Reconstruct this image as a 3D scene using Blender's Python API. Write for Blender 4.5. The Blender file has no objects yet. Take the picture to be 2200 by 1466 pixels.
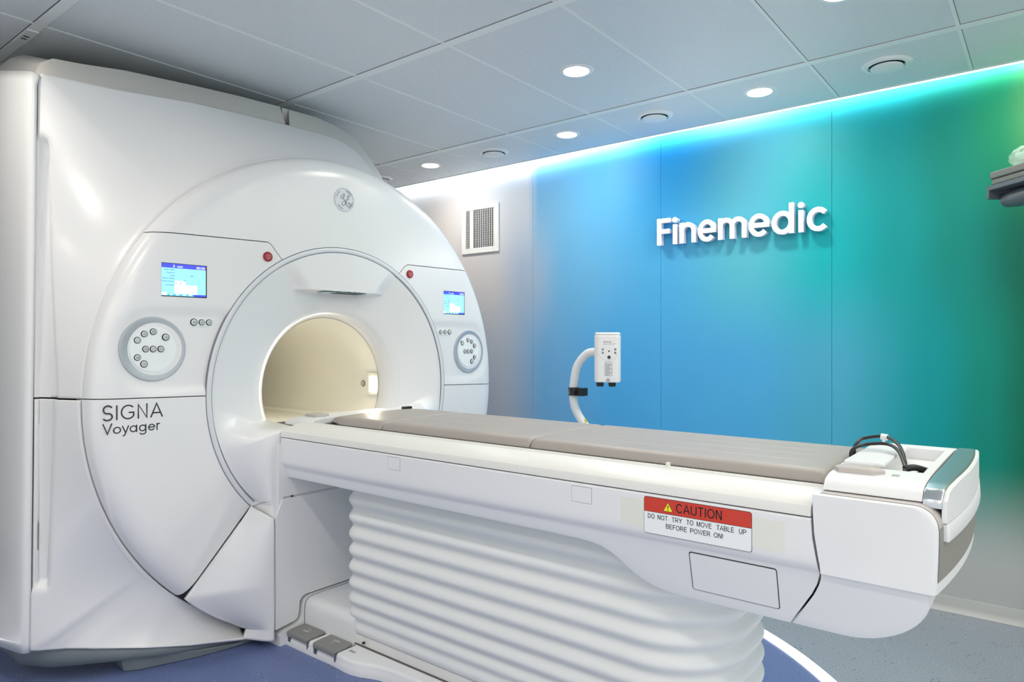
import bpy, math, random
from math import sin, cos, pi, sqrt, atan2, radians
from mathutils import Vector, Matrix

scene = bpy.context.scene
C = scene.collection

# ------------------------------------------------------------------ camera
cam_d = bpy.data.cameras.new('camera')
cam_d.sensor_width = 36.0
cam_d.lens = 24.087
cam_d.clip_start = 0.02
cam = bpy.data.objects.new('camera', cam_d)
C.objects.link(cam)
cam.location = (0, 0, 1.30)
cam.rotation_euler = (radians(90), 0, radians(38.34))
scene.camera = cam

# ------------------------------------------------------------------ world, exposure
w = bpy.data.worlds.new('world')
scene.world = w
w.use_nodes = True
w.node_tree.nodes['Background'].inputs[0].default_value = (0.97, 0.985, 1.0, 1)
w.node_tree.nodes['Background'].inputs[1].default_value = 0.80
scene.view_settings.view_transform = 'Standard'
scene.view_settings.look = 'None'
scene.view_settings.gamma = 1.0
scene.view_settings.use_curve_mapping = False
scene.view_settings.exposure = 0.58
try:
    scene.cycles.max_bounces = 8
    scene.cycles.diffuse_bounces = 5
    scene.cycles.caustics_reflective = False
    scene.cycles.caustics_refractive = False
    scene.cycles.sample_clamp_indirect = 6.0
    scene.cycles.use_denoising = True
except Exception:
    pass

LAMP = 150.0          # radiance of the ceiling downlights
COVE = 46.0          # radiance of the cove strip over the coloured wall
WALL_Y = 3.898
CEIL_Z = 2.554
XC = (2.104, 1.067)  # bore axis (y, z)

# ------------------------------------------------------------------ materials
def lin(c):
    return tuple(((v / 255) / 12.92 if v / 255 <= 0.04045 else ((v / 255 + 0.055) / 1.055) ** 2.4) for v in c) + (1.0,)

MATS = {}
def mat(name, rgb, rough=0.4, metal=0.0, emit=0.0, coat=0.0, noise=0.0, nscale=40.0, bump=0.0, spec=0.5, alpha=1.0, trans=0.0):
    m = bpy.data.materials.new(name)
    m.use_nodes = True
    nt = m.node_tree
    b = nt.nodes['Principled BSDF']
    b.inputs['Base Color'].default_value = lin(rgb)
    b.inputs['Roughness'].default_value = rough
    b.inputs['Metallic'].default_value = metal
    b.inputs['Coat Weight'].default_value = coat
    b.inputs['Specular IOR Level'].default_value = spec
    b.inputs['Alpha'].default_value = alpha
    b.inputs['Transmission Weight'].default_value = trans
    if emit:
        b.inputs['Emission Color'].default_value = lin(rgb)
        b.inputs['Emission Strength'].default_value = emit
    if noise or bump:
        tc = nt.nodes.new('ShaderNodeTexCoord')
        nz = nt.nodes.new('ShaderNodeTexNoise')
        nz.inputs['Scale'].default_value = nscale
        nz.inputs['Detail'].default_value = 3
        nt.links.new(tc.outputs['Object'], nz.inputs['Vector'])
        if noise:
            mx = nt.nodes.new('ShaderNodeMix')
            mx.data_type = 'RGBA'
            c = lin(rgb)
            mx.inputs[6].default_value = tuple(x * (1 - noise) for x in c[:3]) + (1,)
            mx.inputs[7].default_value = tuple(min(1, x * (1 + noise)) for x in c[:3]) + (1,)
            nt.links.new(nz.outputs['Fac'], mx.inputs[0])
            nt.links.new(mx.outputs[2], b.inputs['Base Color'])
        if bump:
            bp = nt.nodes.new('ShaderNodeBump')
            bp.inputs['Strength'].default_value = bump
            bp.inputs['Distance'].default_value = 0.002
            nt.links.new(nz.outputs['Fac'], bp.inputs['Height'])
            nt.links.new(bp.outputs['Normal'], b.inputs['Normal'])
    MATS[name] = m
    return m

M_WHITE = mat('white_enclosure', (226, 226, 226), 0.33, coat=0.0, noise=0.006, nscale=3)
_p = M_WHITE.node_tree.nodes['Principled BSDF']
_p.inputs['Coat Weight'].default_value = 0.5
_p.inputs['Coat Roughness'].default_value = 0.2
M_WHITE2 = mat('white_table_plastic', (226, 227, 228), 0.42, noise=0.006, nscale=3)
M_CREAM = mat('cream_plastic', (222, 222, 218), 0.4, noise=0.006, nscale=4)
M_BELLOW = mat('white_rubber', (226, 228, 226), 0.6, noise=0.006, nscale=5)
_p = M_BELLOW.node_tree.nodes['Principled BSDF']
_p.inputs['Subsurface Weight'].default_value = 0.7
_p.inputs['Subsurface Radius'].default_value = (1.0, 1.0, 1.0)
_p.inputs['Subsurface Scale'].default_value = 0.03
M_BACK = mat('grey_back_cover', (196, 194, 188), 0.4, noise=0.01, nscale=4)
M_SEAM = mat('dark_seam', (88, 88, 92), 0.8, noise=0.05)
M_PLINTH = mat('grey_plinth', (120, 128, 132), 0.5, noise=0.02)
M_RING = mat('silver_ring', (212, 215, 219), 0.35, metal=0.0, coat=0.2, noise=0.01)
M_RINGEDGE = mat('grey_ring_edge', (132, 132, 136), 0.4, metal=0.3, noise=0.02)
M_BORE = mat('cream_bore_liner', (234, 232, 223), 0.38, noise=0.01, nscale=4)
M_SILVER = mat('silver_metal', (190, 196, 200), 0.3, metal=0.9, noise=0.01)
M_DIAL = mat('silver_dial', (178, 184, 190), 0.4, metal=0.35, noise=0.01)
M_DARK = mat('black_plastic', (22, 22, 24), 0.5, noise=0.05)
M_INK = mat('dark_ink', (48, 52, 56), 0.6, noise=0.02)
M_BLACKINK = mat('black_ink', (14, 14, 14), 0.6, noise=0.02)
M_RED = mat('red_button', (150, 22, 32), 0.35, coat=0.3, noise=0.02)
M_LABELRED = mat('label_red', (200, 56, 38), 0.5, noise=0.02, nscale=60)
M_LABELWHITE = mat('label_white', (232, 236, 236), 0.5, noise=0.006)
M_YELLOW = mat('label_yellow', (238, 228, 40), 0.5, noise=0.02)
M_PAD = mat('taupe_vinyl', (160, 153, 147), 0.46, noise=0.03, nscale=6, bump=0.1)
M_GREYPANEL = mat('warm_grey_panel', (140, 138, 130), 0.5, noise=0.02)
M_SHADESTRIP = mat('warm_light_grey_shade', (186, 181, 178), 0.5, noise=0.01)  # shaded tone of the table shell top
M_GRIP = mat('light_taupe_grip', (184, 177, 172), 0.5, noise=0.02)
M_PEDAL = mat('grey_pedal', (135, 135, 132), 0.5, noise=0.02)
M_TAPE = mat('clear_tape', (222, 223, 214), 0.3, noise=0.012, nscale=50)
M_CABLE = mat('black_cable', (18, 18, 20), 0.4, noise=0.05)
M_SIGN = mat('lit_sign_face', (255, 255, 255), 0.5, emit=6.0, noise=0.001)
M_SIGNSIDE = mat('white_acrylic_return', (226, 226, 240), 0.4, emit=0.0, noise=0.001)
M_LAMP = mat('lamp_diffuser', (255, 246, 232), 0.5, emit=LAMP, noise=0.001)
M_RIM = mat('white_painted_metal', (232, 234, 234), 0.4, noise=0.01)
M_COVE = mat('cove_led', (235, 246, 255), 0.5, emit=COVE, noise=0.001)
M_COVELENS = mat('cove_diffuser', (232, 246, 255), 0.5, emit=3.2, noise=0.001)
M_FLOORLED = mat('floor_led', (250, 252, 255), 0.5, emit=3.0, noise=0.001)
M_BORELAMP = mat('bore_lamp_lens', (255, 244, 218), 0.5, emit=55.0, noise=0.001)
M_BOREFILL = mat('bore_fill_near', (255, 246, 226), 0.5, emit=5.0, noise=0.001)
M_SCREEN_BG = mat('screen_cyan', (150, 225, 252), 0.3, emit=0.38, noise=0.04, nscale=9)
M_SCREEN_BLUE = mat('screen_blue', (62, 72, 205), 0.3, emit=0.45, noise=0.01)
M_SCREEN_WHITE = mat('screen_white', (248, 253, 255), 0.3, emit=0.48, noise=0.001)
M_SCREEN_TAB = mat('screen_tab', (70, 185, 235), 0.3, emit=0.4, noise=0.001)
M_SCREEN_INK = mat('screen_ink', (40, 80, 150), 0.5, noise=0.01)
M_TBAR = mat('ceiling_bar_paint', (232, 236, 236), 0.5, noise=0.01)
M_PLAINWALL = mat('plain_wall_paint', (214, 216, 218), 0.6, noise=0.01)
M_BASEB = mat('grey_coved_skirting', (176, 178, 176), 0.5, noise=0.01)
M_BAG = mat('clear_bag', (215, 235, 225), 0.32, alpha=0.35, noise=0.02, nscale=20, bump=0.6)
M_GREYFOAM = mat('grey_vinyl_mat', (112, 114, 108), 0.5, noise=0.03, nscale=12)
M_GREYDARK = mat('dark_grey_vinyl', (84, 92, 98), 0.4, noise=0.03, nscale=12)
M_WARN = mat('yellow_sticker', (240, 215, 30), 0.5, noise=0.01)

def node_mat(name):
    m = bpy.data.materials.new(name); m.use_nodes = True
    nt = m.node_tree
    return m, nt, nt.nodes['Principled BSDF']

def ramp(nt, stops, interp='EASE'):
    r = nt.nodes.new('ShaderNodeValToRGB')
    r.color_ramp.interpolation = interp
    e = r.color_ramp.elements
    e[0].position, e[0].color = stops[0]
    e[1].position, e[1].color = stops[-1]
    for p, c in stops[1:-1]:
        n = e.new(p); n.color = c
    return r

def maths(nt, op, a, b=None, clamp=False):
    n = nt.nodes.new('ShaderNodeMath'); n.operation = op; n.use_clamp = clamp
    for i, v in enumerate((a, b)):
        if v is None: continue
        if isinstance(v, (int, float)): n.inputs[i].default_value = v
        else: nt.links.new(v, n.inputs[i])
    return n.outputs[0]

def maprange(nt, v, a, b, c=0.0, d=1.0, smooth=False):
    n = nt.nodes.new('ShaderNodeMapRange')
    if smooth: n.interpolation_type = 'SMOOTHSTEP'
    nt.links.new(v, n.inputs[0])
    for i, x in enumerate((a, b, c, d)): n.inputs[i + 1].default_value = x
    return n.outputs[0]

def mixc(nt, f, a, b):
    n = nt.nodes.new('ShaderNodeMix'); n.data_type = 'RGBA'
    for i, v in ((0, f), (6, a), (7, b)):
        if isinstance(v, (int, float, tuple)): n.inputs[i].default_value = v
        else: nt.links.new(v, n.inputs[i])
    return n.outputs[2]

def posxyz(nt):
    g = nt.nodes.new('ShaderNodeNewGeometry')
    s = nt.nodes.new('ShaderNodeSeparateXYZ')
    nt.links.new(g.outputs['Position'], s.inputs[0])
    return g.outputs['Position'], s.outputs

# printed gradient wall film: white -> blue -> teal -> green, fading to grey at the foot; shade at the right end painted in
def wall_material():
    m, nt, b = node_mat('gradient_wall_film')
    P, (x, y, z) = posxyz(nt)
    f = maprange(nt, x, -4.1, 0.4)
    def px(v): return (v + 4.1) / 4.5
    hi = ramp(nt, [(px(X), lin(c)) for X, c in WALL_HI]); nt.links.new(f, hi.inputs[0])
    mi = ramp(nt, [(px(X), lin(c)) for X, c in WALL_MID]); nt.links.new(f, mi.inputs[0])
    lo = ramp(nt, [(px(X), lin(c)) for X, c in WALL_LO]); nt.links.new(f, lo.inputs[0])
    a = mixc(nt, maprange(nt, z, 1.15, 1.75, smooth=True), lo.outputs[0], mi.outputs[0])
    a = mixc(nt, maprange(nt, z, 1.75, 2.35, smooth=True), a, hi.outputs[0])
    a = mixc(nt, maprange(nt, z, 0.74, 0.20, smooth=True), a, lin((176, 180, 178)))
    nt.links.new(a, b.inputs['Base Color'])
    b.inputs['Roughness'].default_value = 0.5
    b.inputs['Specular IOR Level'].default_value = 0.22
    return m
WALL_HI = [(-4.0, (216, 212, 211)), (-2.95, (196, 203, 214)), (-2.84, (116, 176, 216)), (-2.3, (84, 160, 206)), (-1.88, (24, 142, 204)), (-1.4, (72, 150, 174)),
           (-0.95, (30, 148, 156)), (-0.65, (8, 138, 140)), (-0.40, (4, 122, 108)), (-0.20, (8, 124, 88)), (-0.05, (62, 138, 80))]
WALL_MID = [(-4.0, (216, 211, 209)), (-3.3, (204, 202, 205)), (-2.95, (164, 184, 208)), (-2.6, (106, 176, 220)), (-1.9, (76, 166, 218)), (-1.4, (84, 176, 196)),
            (-0.95, (14, 166, 174)), (-0.6, (4, 142, 142)), (-0.35, (2, 126, 116)), (-0.1, (2, 92, 74))]  # last stops darkened to paint the weaker light at the right end
WALL_LO = [(-4.0, (208, 208, 212)), (-3.2, (186, 196, 212)), (-2.75, (112, 176, 224)), (-2.2, (76, 166, 224)), (-1.4, (74, 164, 214)), (-0.95, (72, 162, 192)),
           (-0.47, (4, 144, 148)), (-0.25, (2, 132, 116)), (-0.08, (2, 108, 82))]
M_WALL = wall_material()

def ceiling_material():
    m, nt, b = node_mat('perforated_ceiling_metal')
    P, (x, y, z) = posxyz(nt)
    k = 2 * pi / 0.0072
    s = maths(nt, 'MULTIPLY', maths(nt, 'SINE', maths(nt, 'MULTIPLY', x, k)), maths(nt, 'SINE', maths(nt, 'MULTIPLY', y, k)))
    hole = maths(nt, 'GREATER_THAN', s, 0.28)
    col = mixc(nt, hole, lin((236, 240, 243)), lin((160, 167, 174)))
    nt.links.new(col, b.inputs['Base Color'])
    b.inputs['Roughness'].default_value = 0.5
    return m
M_CEIL = ceiling_material()

def floor_material():
    m, nt, b = node_mat('speckled_vinyl_floor')
    P, (x, y, z) = posxyz(nt)
    dx = maths(nt, 'SUBTRACT', x, RING[0]); dy = maths(nt, 'SUBTRACT', y, RING[1])
    r = maths(nt, 'SQRT', maths(nt, 'ADD', maths(nt, 'MULTIPLY', dx, dx), maths(nt, 'MULTIPLY', dy, dy)))
    inside = maths(nt, 'LESS_THAN', r, RING[2] - 0.02)
    n1 = nt.nodes.new('ShaderNodeTexNoise'); n1.inputs['Scale'].default_value = 160; n1.inputs['Detail'].default_value = 4
    nt.links.new(P, n1.inputs['Vector'])
    grey = mixc(nt, maprange(nt, n1.outputs[0], 0.3, 0.7), lin((122, 130, 140)), lin((158, 166, 176)))
    blue = mixc(nt, maprange(nt, n1.outputs[0], 0.3, 0.7), lin((88, 103, 148)), lin((112, 128, 174)))
    col = mixc(nt, inside, grey, blue)
    v = nt.nodes.new('ShaderNodeTexVoronoi'); v.inputs['Scale'].default_value = 42
    nt.links.new(P, v.inputs['Vector'])
    wn = nt.nodes.new('ShaderNodeTexNoise'); wn.inputs['Scale'].default_value = 9; nt.links.new(P, wn.inputs['Vector'])
    spot = maths(nt, 'LESS_THAN', v.outputs['Distance'], maprange(nt, wn.outputs[0], 0.4, 0.72, 0.03, 0.25))
    col = mixc(nt, maths(nt, 'MULTIPLY', spot, 0.65), col, lin((52, 58, 72)))
    v2 = nt.nodes.new('ShaderNodeTexVoronoi'); v2.inputs['Scale'].default_value = 23
    nt.links.new(P, v2.inputs['Vector'])
    spot2 = maths(nt, 'LESS_THAN', v2.outputs['Distance'], 0.055)
    col = mixc(nt, maths(nt, 'MULTIPLY', spot2, 0.7), col, lin((225, 230, 236)))
    nt.links.new(col, b.inputs['Base Color'])
    b.inputs['Roughness'].default_value = 0.42
    return m
RING = (-1.97, 1.59, 1.80)
M_FLOOR = floor_material()

# ------------------------------------------------------------------ mesh builder
class MB:
    def __init__(self): self.v = []; self.f = []; self.mi = []
    def add(self, vs, fs, mi=0):
        o = len(self.v); self.v += [tuple(p) for p in vs]
        self.f += [tuple(i + o for i in f) for f in fs]; self.mi += [mi] * len(fs)
        return self
    def box(self, a, b, mi=0):
        (x0, y0, z0), (x1, y1, z1) = a, b
        vs = [(x0, y0, z0), (x1, y0, z0), (x1, y1, z0), (x0, y1, z0), (x0, y0, z1), (x1, y0, z1), (x1, y1, z1), (x0, y1, z1)]
        return self.add(vs, [(0, 3, 2, 1), (4, 5, 6, 7), (0, 1, 5, 4), (1, 2, 6, 5), (2, 3, 7, 6), (3, 0, 4, 7)], mi)
    def prism(self, poly, axis, a, b, mi=0):
        n = len(poly)
        def P(p, t): return {'X': (t, p[0], p[1]), 'Y': (p[0], t, p[1]), 'Z': (p[0], p[1], t)}[axis]
        vs = [P(p, a) for p in poly] + [P(p, b) for p in poly]
        fs = [tuple(range(n))[::-1], tuple(range(n, 2 * n))] + [(i, (i + 1) % n, n + (i + 1) % n, n + i) for i in range(n)]
        return self.add(vs, fs, mi)
    def grid(self, rows, mi=0, closed=False):
        h, wd = len(rows), len(rows[0])
        vs = [p for r in rows for p in r]
        fs = []
        for i in range(h - 1):
            for j in range(wd - (0 if closed else 1)):
                k = (j + 1) % wd
                fs.append((i * wd + j, i * wd + k, (i + 1) * wd + k, (i + 1) * wd + j))
        return self.add(vs, fs, mi)
    def loft(self, rings, mi=0, caps=True):
        n = len(rings[0]); vs = [p for r in rings for p in r]; fs = []
        for i in range(len(rings) - 1):
            for j in range(n):
                k = (j + 1) % n
                fs.append((i * n + j, i * n + k, (i + 1) * n + k, (i + 1) * n + j))
        if caps:
            fs.append(tuple(range(n))[::-1]); fs.append(tuple(range((len(rings) - 1) * n, len(rings) * n)))
        return self.add(vs, fs, mi)
    def tube(self, path, r, n=14, mi=0, caps=True):
        pts = [Vector(p) for p in path]; rings = []
        up = Vector((0, 0, 1))
        t0 = (pts[1] - pts[0]).normalized()
        nrm = t0.cross(up)
        if nrm.length < 1e-3: nrm = Vector((1, 0, 0))
        nrm.normalize()
        for i, p in enumerate(pts):
            t = (pts[min(i + 1, len(pts) - 1)] - pts[max(i - 1, 0)]).normalized()
            nrm = (nrm - t * nrm.dot(t)).normalized(); bn = t.cross(nrm)
            rr = r[i] if isinstance(r, (list, tuple)) else r
            rings.append([tuple(p + (nrm * cos(2 * pi * k / n) + bn * sin(2 * pi * k / n)) * rr) for k in range(n)])
        return self.loft(rings, mi, caps)
    def disc(self, c, r, axis, t0, t1, n=40, mi=0, r2=None):
        """solid of revolution between offsets t0..t1 along axis at centre c"""
        rings = []
        for t, rr in ((t0, r), (t1, r if r2 is None else r2)):
            ring = []
            for k in range(n):
                a = 2 * pi * k / n; u, v_ = rr * cos(a), rr * sin(a)
                ring.append({'X': (c[0] + t, c[1] + u, c[2] + v_), 'Y': (c[0] + u, c[1] + t, c[2] + v_), 'Z': (c[0] + u, c[1] + v_, c[2] + t)}[axis])
            rings.append(ring)
        return self.loft(rings, mi)
    def lathe(self, c, prof, axis, n=48, mi=0, caps=True):
        rings = []
        for rr, t in prof:
            ring = []
            for k in range(n):
                a = 2 * pi * k / n; u, v_ = rr * cos(a), rr * sin(a)
                ring.append({'X': (c[0] + t, c[1] + u, c[2] + v_), 'Y': (c[0] + u, c[1] + t, c[2] + v_), 'Z': (c[0] + u, c[1] + v_, c[2] + t)}[axis])
            rings.append(ring)
        return self.loft(rings, mi, caps)
    def map(self, fn):
        self.v = [tuple(fn(*p)) for p in self.v]; return self
    def build(self, name, mats, parent=None, bevel=0.0, seg=3, angle=35, smooth=True, solid=0.0):
        me = bpy.data.meshes.new(name)
        me.from_pydata(self.v, [], self.f)
        if not isinstance(mats, (list, tuple)): mats = [mats]
        for m in mats: me.materials.append(m)
        me.polygons.foreach_set('material_index', self.mi)
        me.validate(); me.update()
        import bmesh
        bm = bmesh.new(); bm.from_mesh(me); bmesh.ops.recalc_face_normals(bm, faces=bm.faces); bm.to_mesh(me); bm.free()
        o = bpy.data.objects.new(name, me); C.objects.link(o)
        if smooth:
            me.shade_smooth()
            if not bevel: me.set_sharp_from_angle(angle=radians(angle))
        if solid:
            s = o.modifiers.new('thickness', 'SOLIDIFY'); s.thickness = solid; s.offset = -1
        if bevel:
            bv = o.modifiers.new('edge', 'BEVEL'); bv.width = bevel; bv.segments = seg; bv.limit_method = 'ANGLE'
            bv.angle_limit = radians(angle); bv.harden_normals = True
        if parent is not None: attach(o, parent)
        return o

def attach(o, parent):
    o.parent = parent
    L = Vector((0, 0, 0)); p = parent
    while p is not None:
        L += Vector(p.location); p = p.parent
    if o.type == 'MESH':
        o.data.transform(Matrix.Translation(-L))
    return o

def thing(name, label, cat, loc=(0, 0, 0), group=None):
    o = bpy.data.objects.new(name, None); C.objects.link(o); o.location = loc
    o.empty_display_size = 0.1
    o['label'] = label; o['category'] = cat
    if group: o['group'] = group
    return o
def tag(o, label, cat, group=None):
    o['label'] = label; o['category'] = cat
    if group: o['group'] = group
    return o
def struct(o): o['kind'] = 'structure'; return o




def lerp(a, b, t): return a + (b - a) * t
def ss(a, b, x):
    t = max(0.0, min(1.0, (x - a) / (b - a))); return t * t * (3 - 2 * t)
def interp(x, xs, ys):
    if x <= xs[0]: return ys[0]
    for i in range(1, len(xs)):
        if x <= xs[i]: return lerp(ys[i - 1], ys[i], (x - xs[i - 1]) / (xs[i] - xs[i - 1]))
    return ys[-1]
def arc(cx, cy, r, a0, a1, n=14, ry=None):
    ry = r if ry is None else ry
    return [(cx + r * cos(radians(lerp(a0, a1, i / n))), cy + ry * sin(radians(lerp(a0, a1, i / n)))) for i in range(n + 1)]
def rrect(x0, y0, x1, y1, r, n=6):
    return arc(x1 - r, y1 - r, r, 0, 90, n) + arc(x0 + r, y1 - r, r, 90, 180, n) + arc(x0 + r, y0 + r, r, 180, 270, n) + arc(x1 - r, y0 + r, r, 270, 360, n)

# flat drawing helpers -------------------------------------------------------
def ribbon(path, wd):
    """list of (left,right) offset points of a stroke in 2-D"""
    out = []
    n = len(path)
    closed = n > 3 and abs(path[0][0] - path[-1][0]) < 1e-6 and abs(path[0][1] - path[-1][1]) < 1e-6
    for i, p in enumerate(path):
        a = path[i - 1] if i > 0 else (path[-2] if closed else p)
        b = path[i + 1] if i < n - 1 else (path[1] if closed else p)
        d1 = Vector((p[0] - a[0], p[1] - a[1])); d2 = Vector((b[0] - p[0], b[1] - p[1]))
        d = (d1.normalized() if d1.length > 1e-9 else Vector((0, 0))) + (d2.normalized() if d2.length > 1e-9 else Vector((0, 0)))
        if d.length < 1e-9: d = d2 if d2.length else d1
        d.normalize(); nx, ny = -d.y, d.x
        k = 1.0
        if d1.length > 1e-9 and d2.length > 1e-9: k = 1 / max(0.5, d1.normalized().dot(d))
        out.append(((p[0] + nx * wd / 2 * k, p[1] + ny * wd / 2 * k), (p[0] - nx * wd / 2 * k, p[1] - ny * wd / 2 * k)))
    return out
def stroke(mb, path, wd, plane, d0, d1, mi=0, mi_side=None, round_caps=False):
    """extruded ribbon.  plane(u, v, d) -> xyz ; d0 back, d1 front"""
    rb = ribbon(path, wd)
    if mi_side is None: mi_side = mi
    vs = []; n = len(rb)
    for (l, r) in rb:
        vs += [plane(l[0], l[1], d1), plane(r[0], r[1], d1), plane(l[0], l[1], d0), plane(r[0], r[1], d0)]
    front, side = [], []
    for i in range(n - 1):
        a = i * 4; b = a + 4
        front.append((a, b, b + 1, a + 1)); side += [(a + 2, a + 3, b + 3, b + 2), (a, a + 2, b + 2, b), (a + 1, b + 1, b + 3, a + 3)]
    side += [(0, 1, 3, 2), ((n - 1) * 4, (n - 1) * 4 + 2, (n - 1) * 4 + 3, (n - 1) * 4 + 1)]
    o = len(mb.v); mb.v += vs
    for fl, m in ((front, mi), (side, mi_side)):
        mb.f += [tuple(i + o for i in f) for f in fl]; mb.mi += [m] * len(fl)
    if round_caps:
        for p in (path[0], path[-1]): blob(mb, p, wd / 2, plane, d0, d1, mi, mi_side)
def blob(mb, p, r, plane, d0, d1, mi=0, mi_side=None, n=20):
    poly(mb, [(p[0] + r * cos(2 * pi * k / n), p[1] + r * sin(2 * pi * k / n)) for k in range(n)], plane, d0, d1, mi, mi_side)
def poly(mb, pts, plane, d0, d1, mi=0, mi_side=None):
    n = len(pts)
    if mi_side is None: mi_side = mi
    vs = [plane(x, y, d0) for x, y in pts] + [plane(x, y, d1) for x, y in pts]
    o = len(mb.v); mb.v += vs
    mb.f += [tuple(o + i for i in range(n, 2 * n))]; mb.mi += [mi]
    mb.f += [tuple(o + i for i in range(n))[::-1]] + [(o + i, o + (i + 1) % n, o + n + (i + 1) % n, o + n + i) for i in range(n)]
    mb.mi += [mi_side] * (n + 1)
def ringpts(c, r, n=32, ry=None): return arc(c[0], c[1], r, 0, 360, n, ry)

def text2d(s):
    cu = bpy.data.curves.new('t', 'FONT'); cu.body = s; cu.size = 1.0; cu.resolution_u = 3
    o = bpy.data.objects.new('t', cu); C.objects.link(o)
    dg = bpy.context.evaluated_depsgraph_get(); dg.update()
    me = o.evaluated_get(dg).to_mesh()
    vs = [(v.co.x, v.co.y) for v in me.vertices]; fs = [tuple(p.vertices) for p in me.polygons]
    o.evaluated_get(dg).to_mesh_clear()
    bpy.data.objects.remove(o); bpy.data.curves.remove(cu)
    return vs, fs
def text(mb, s, x0, x1, y0, plane, d, mi=0, h=None, cap=None):
    """flat lettering fitted to x0..x1 with its baseline at y0; h = height of a capital"""
    vs, fs = text2d(s)
    if not vs: return
    mx0 = min(v[0] for v in vs); mx1 = max(v[0] for v in vs)
    k = (x1 - x0) / (mx1 - mx0)
    ky = k if h is None else h / 0.729
    mb.add([plane(x0 + (v[0] - mx0) * k, y0 + v[1] * ky, d) for v in vs], fs, mi)

def _g():
    O = lambda cx, rx: arc(cx, .5, rx, 0, 360, 28, .46)
    return {
    'C': (.72, [arc(.38, .5, .33, 38, 322, 22, .46)]), 'A': (.66, [[(.0, 0), (.33, 1), (.66, 0)], [(.115, .33), (.545, .33)]]),
    'U': (.66, [[(.06, 1), (.06, .33)] + arc(.33, .33, .27, 180, 360, 14, .29) + [(.60, 1)]]), 'T': (.60, [[(0, .945), (.60, .945)], [(.30, 0), (.30, .95)]]),
    'I': (.14, [[(.07, 0), (.07, 1)]]), 'O': (.76, [O(.38, .34)]), 'N': (.64, [[(.055, 0), (.055, 1)], [(.07, .98), (.57, .02)], [(.585, 0), (.585, 1)]]),
    'D': (.68, [[(.055, .055), (.055, .945), (.30, .945)] + arc(.30, .5, .32, 90, -90, 16, .445) + [(.055, .055)]]),
    'R': (.70, [[(.055, 0), (.055, 1)], [(.055, .945), (.38, .945)] + arc(.38, .705, .22, 90, -90, 12, .24) + [(.055, .465)], [(.36, .465), (.46, .37), (.66, 0)]]),
    'Y': (.66, [[(.0, 1), (.33, .43), (.66, 1)], [(.33, .45), (.33, 0)]]), 'M': (.76, [[(.055, 0), (.055, 1)], [(.06, 1), (.38, .04), (.70, 1)], [(.705, 0), (.705, 1)]]),
    'V': (.66, [[(.0, 1), (.33, .02), (.66, 1)]]), 'E': (.60, [[(.055, 0), (.055, 1)], [(.055, .945), (.60, .945)], [(.055, .52), (.56, .52)], [(.055, .055), (.60, .055)]]),
    'B': (.64, [[(.055, .055), (.055, .945), (.36, .945)] + arc(.36, .735, .19, 90, -90, 10, .21) + [(.055, .525)], [(.36, .525)] + arc(.38, .29, .21, 90, -90, 10, .235) + [(.055, .055)]]),
    'L': (.52, [[(.055, 1), (.055, .055), (.52, .055)]]), 'P': (.64, [[(.055, 0), (.055, 1)], [(.055, .945), (.38, .945)] + arc(.38, .69, .22, 90, -90, 12, .255) + [(.055, .435)]]),
    'F': (.56, [[(.055, 0), (.055, 1)], [(.055, .945), (.56, .945)], [(.055, .49), (.50, .49)]]), 'W': (.94, [[(.0, 1), (.24, .02), (.47, .96), (.70, .02), (.94, 1)]]),
    '!': (.14, [[(.07, 1), (.07, .27)], [(.07, .13), (.07, .0)]])}
GLYPH = _g()
def sans(mb, s, x0, x1, y0, h, plane, d, wt=0.125, mi=0, gap=0.15, space=0.30):
    wid = sum((GLYPH[c][0] + gap) if c != ' ' else space for c in s) - gap
    k = (x1 - x0) / wid; x = 0.0
    for c in s:
        if c == ' ': x += space; continue
        w_, strokes = GLYPH[c]
        for p in strokes: stroke(mb, [(x0 + (x + u) * k, y0 + v * h) for u, v in p], wt * h, plane, d - 0.0002, d, mi)
        x += w_ + gap
FACE_K = 0.02
def fx(y): return FACE_K * (y - XC[0])
def P_face(x):           # drawing plane on the scanner front (u = y, v = z)
    return lambda u, v, d: (x + d + fx(u), u, v)
def P_side(y):           # drawing plane facing the camera side (-y)
    return lambda u, v, d: (u, y - d, v)

# ================================================================== SETTING
X0, X1, Y0 = -5.3, 2.6, -1.9
struct(MB().box((X0, Y0, -0.08), (X1, WALL_Y + 0.1, 0)).build('floor', M_FLOOR))
struct(MB().box((X0, Y0, CEIL_Z), (X1, 3.808, CEIL_Z + 0.012)).build('ceiling', M_CEIL))
struct(MB().box((X0 - 0.1, Y0, CEIL_Z + 0.22), (X1 + 0.1, WALL_Y + 0.1, CEIL_Z + 0.26)).build('trim_1', M_PLAINWALL))
# coloured wall in four film panels divided by hairline joints
def wall_panels():
    mb = MB(); edges = [X0, -2.894, -1.908, -0.923, 0.06, 1.04, X1]
    for a, b in zip(edges, edges[1:]):
        mb.box((a + 0.001, WALL_Y, 0), (b - 0.001, WALL_Y + 0.03, CEIL_Z + 0.24))
    mb.box((X0, WALL_Y + 0.004, 0), (X1, WALL_Y + 0.08, CEIL_Z + 0.24), 1)
    return mb
struct(wall_panels().build('wall_right', [M_WALL, M_SEAM]))
struct(MB().box((X0 - 0.08, Y0, 0), (X0, WALL_Y + 0.1, CEIL_Z + 0.24)).build('wall_front', M_PLAINWALL))
struct(MB().box((X0, -1.08, 0), (-2.1, -1.0, CEIL_Z)).build('wall_left_light_block', M_PLAINWALL))  # unseen part-length wall, added to darken the ceiling above the scanner
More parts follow.
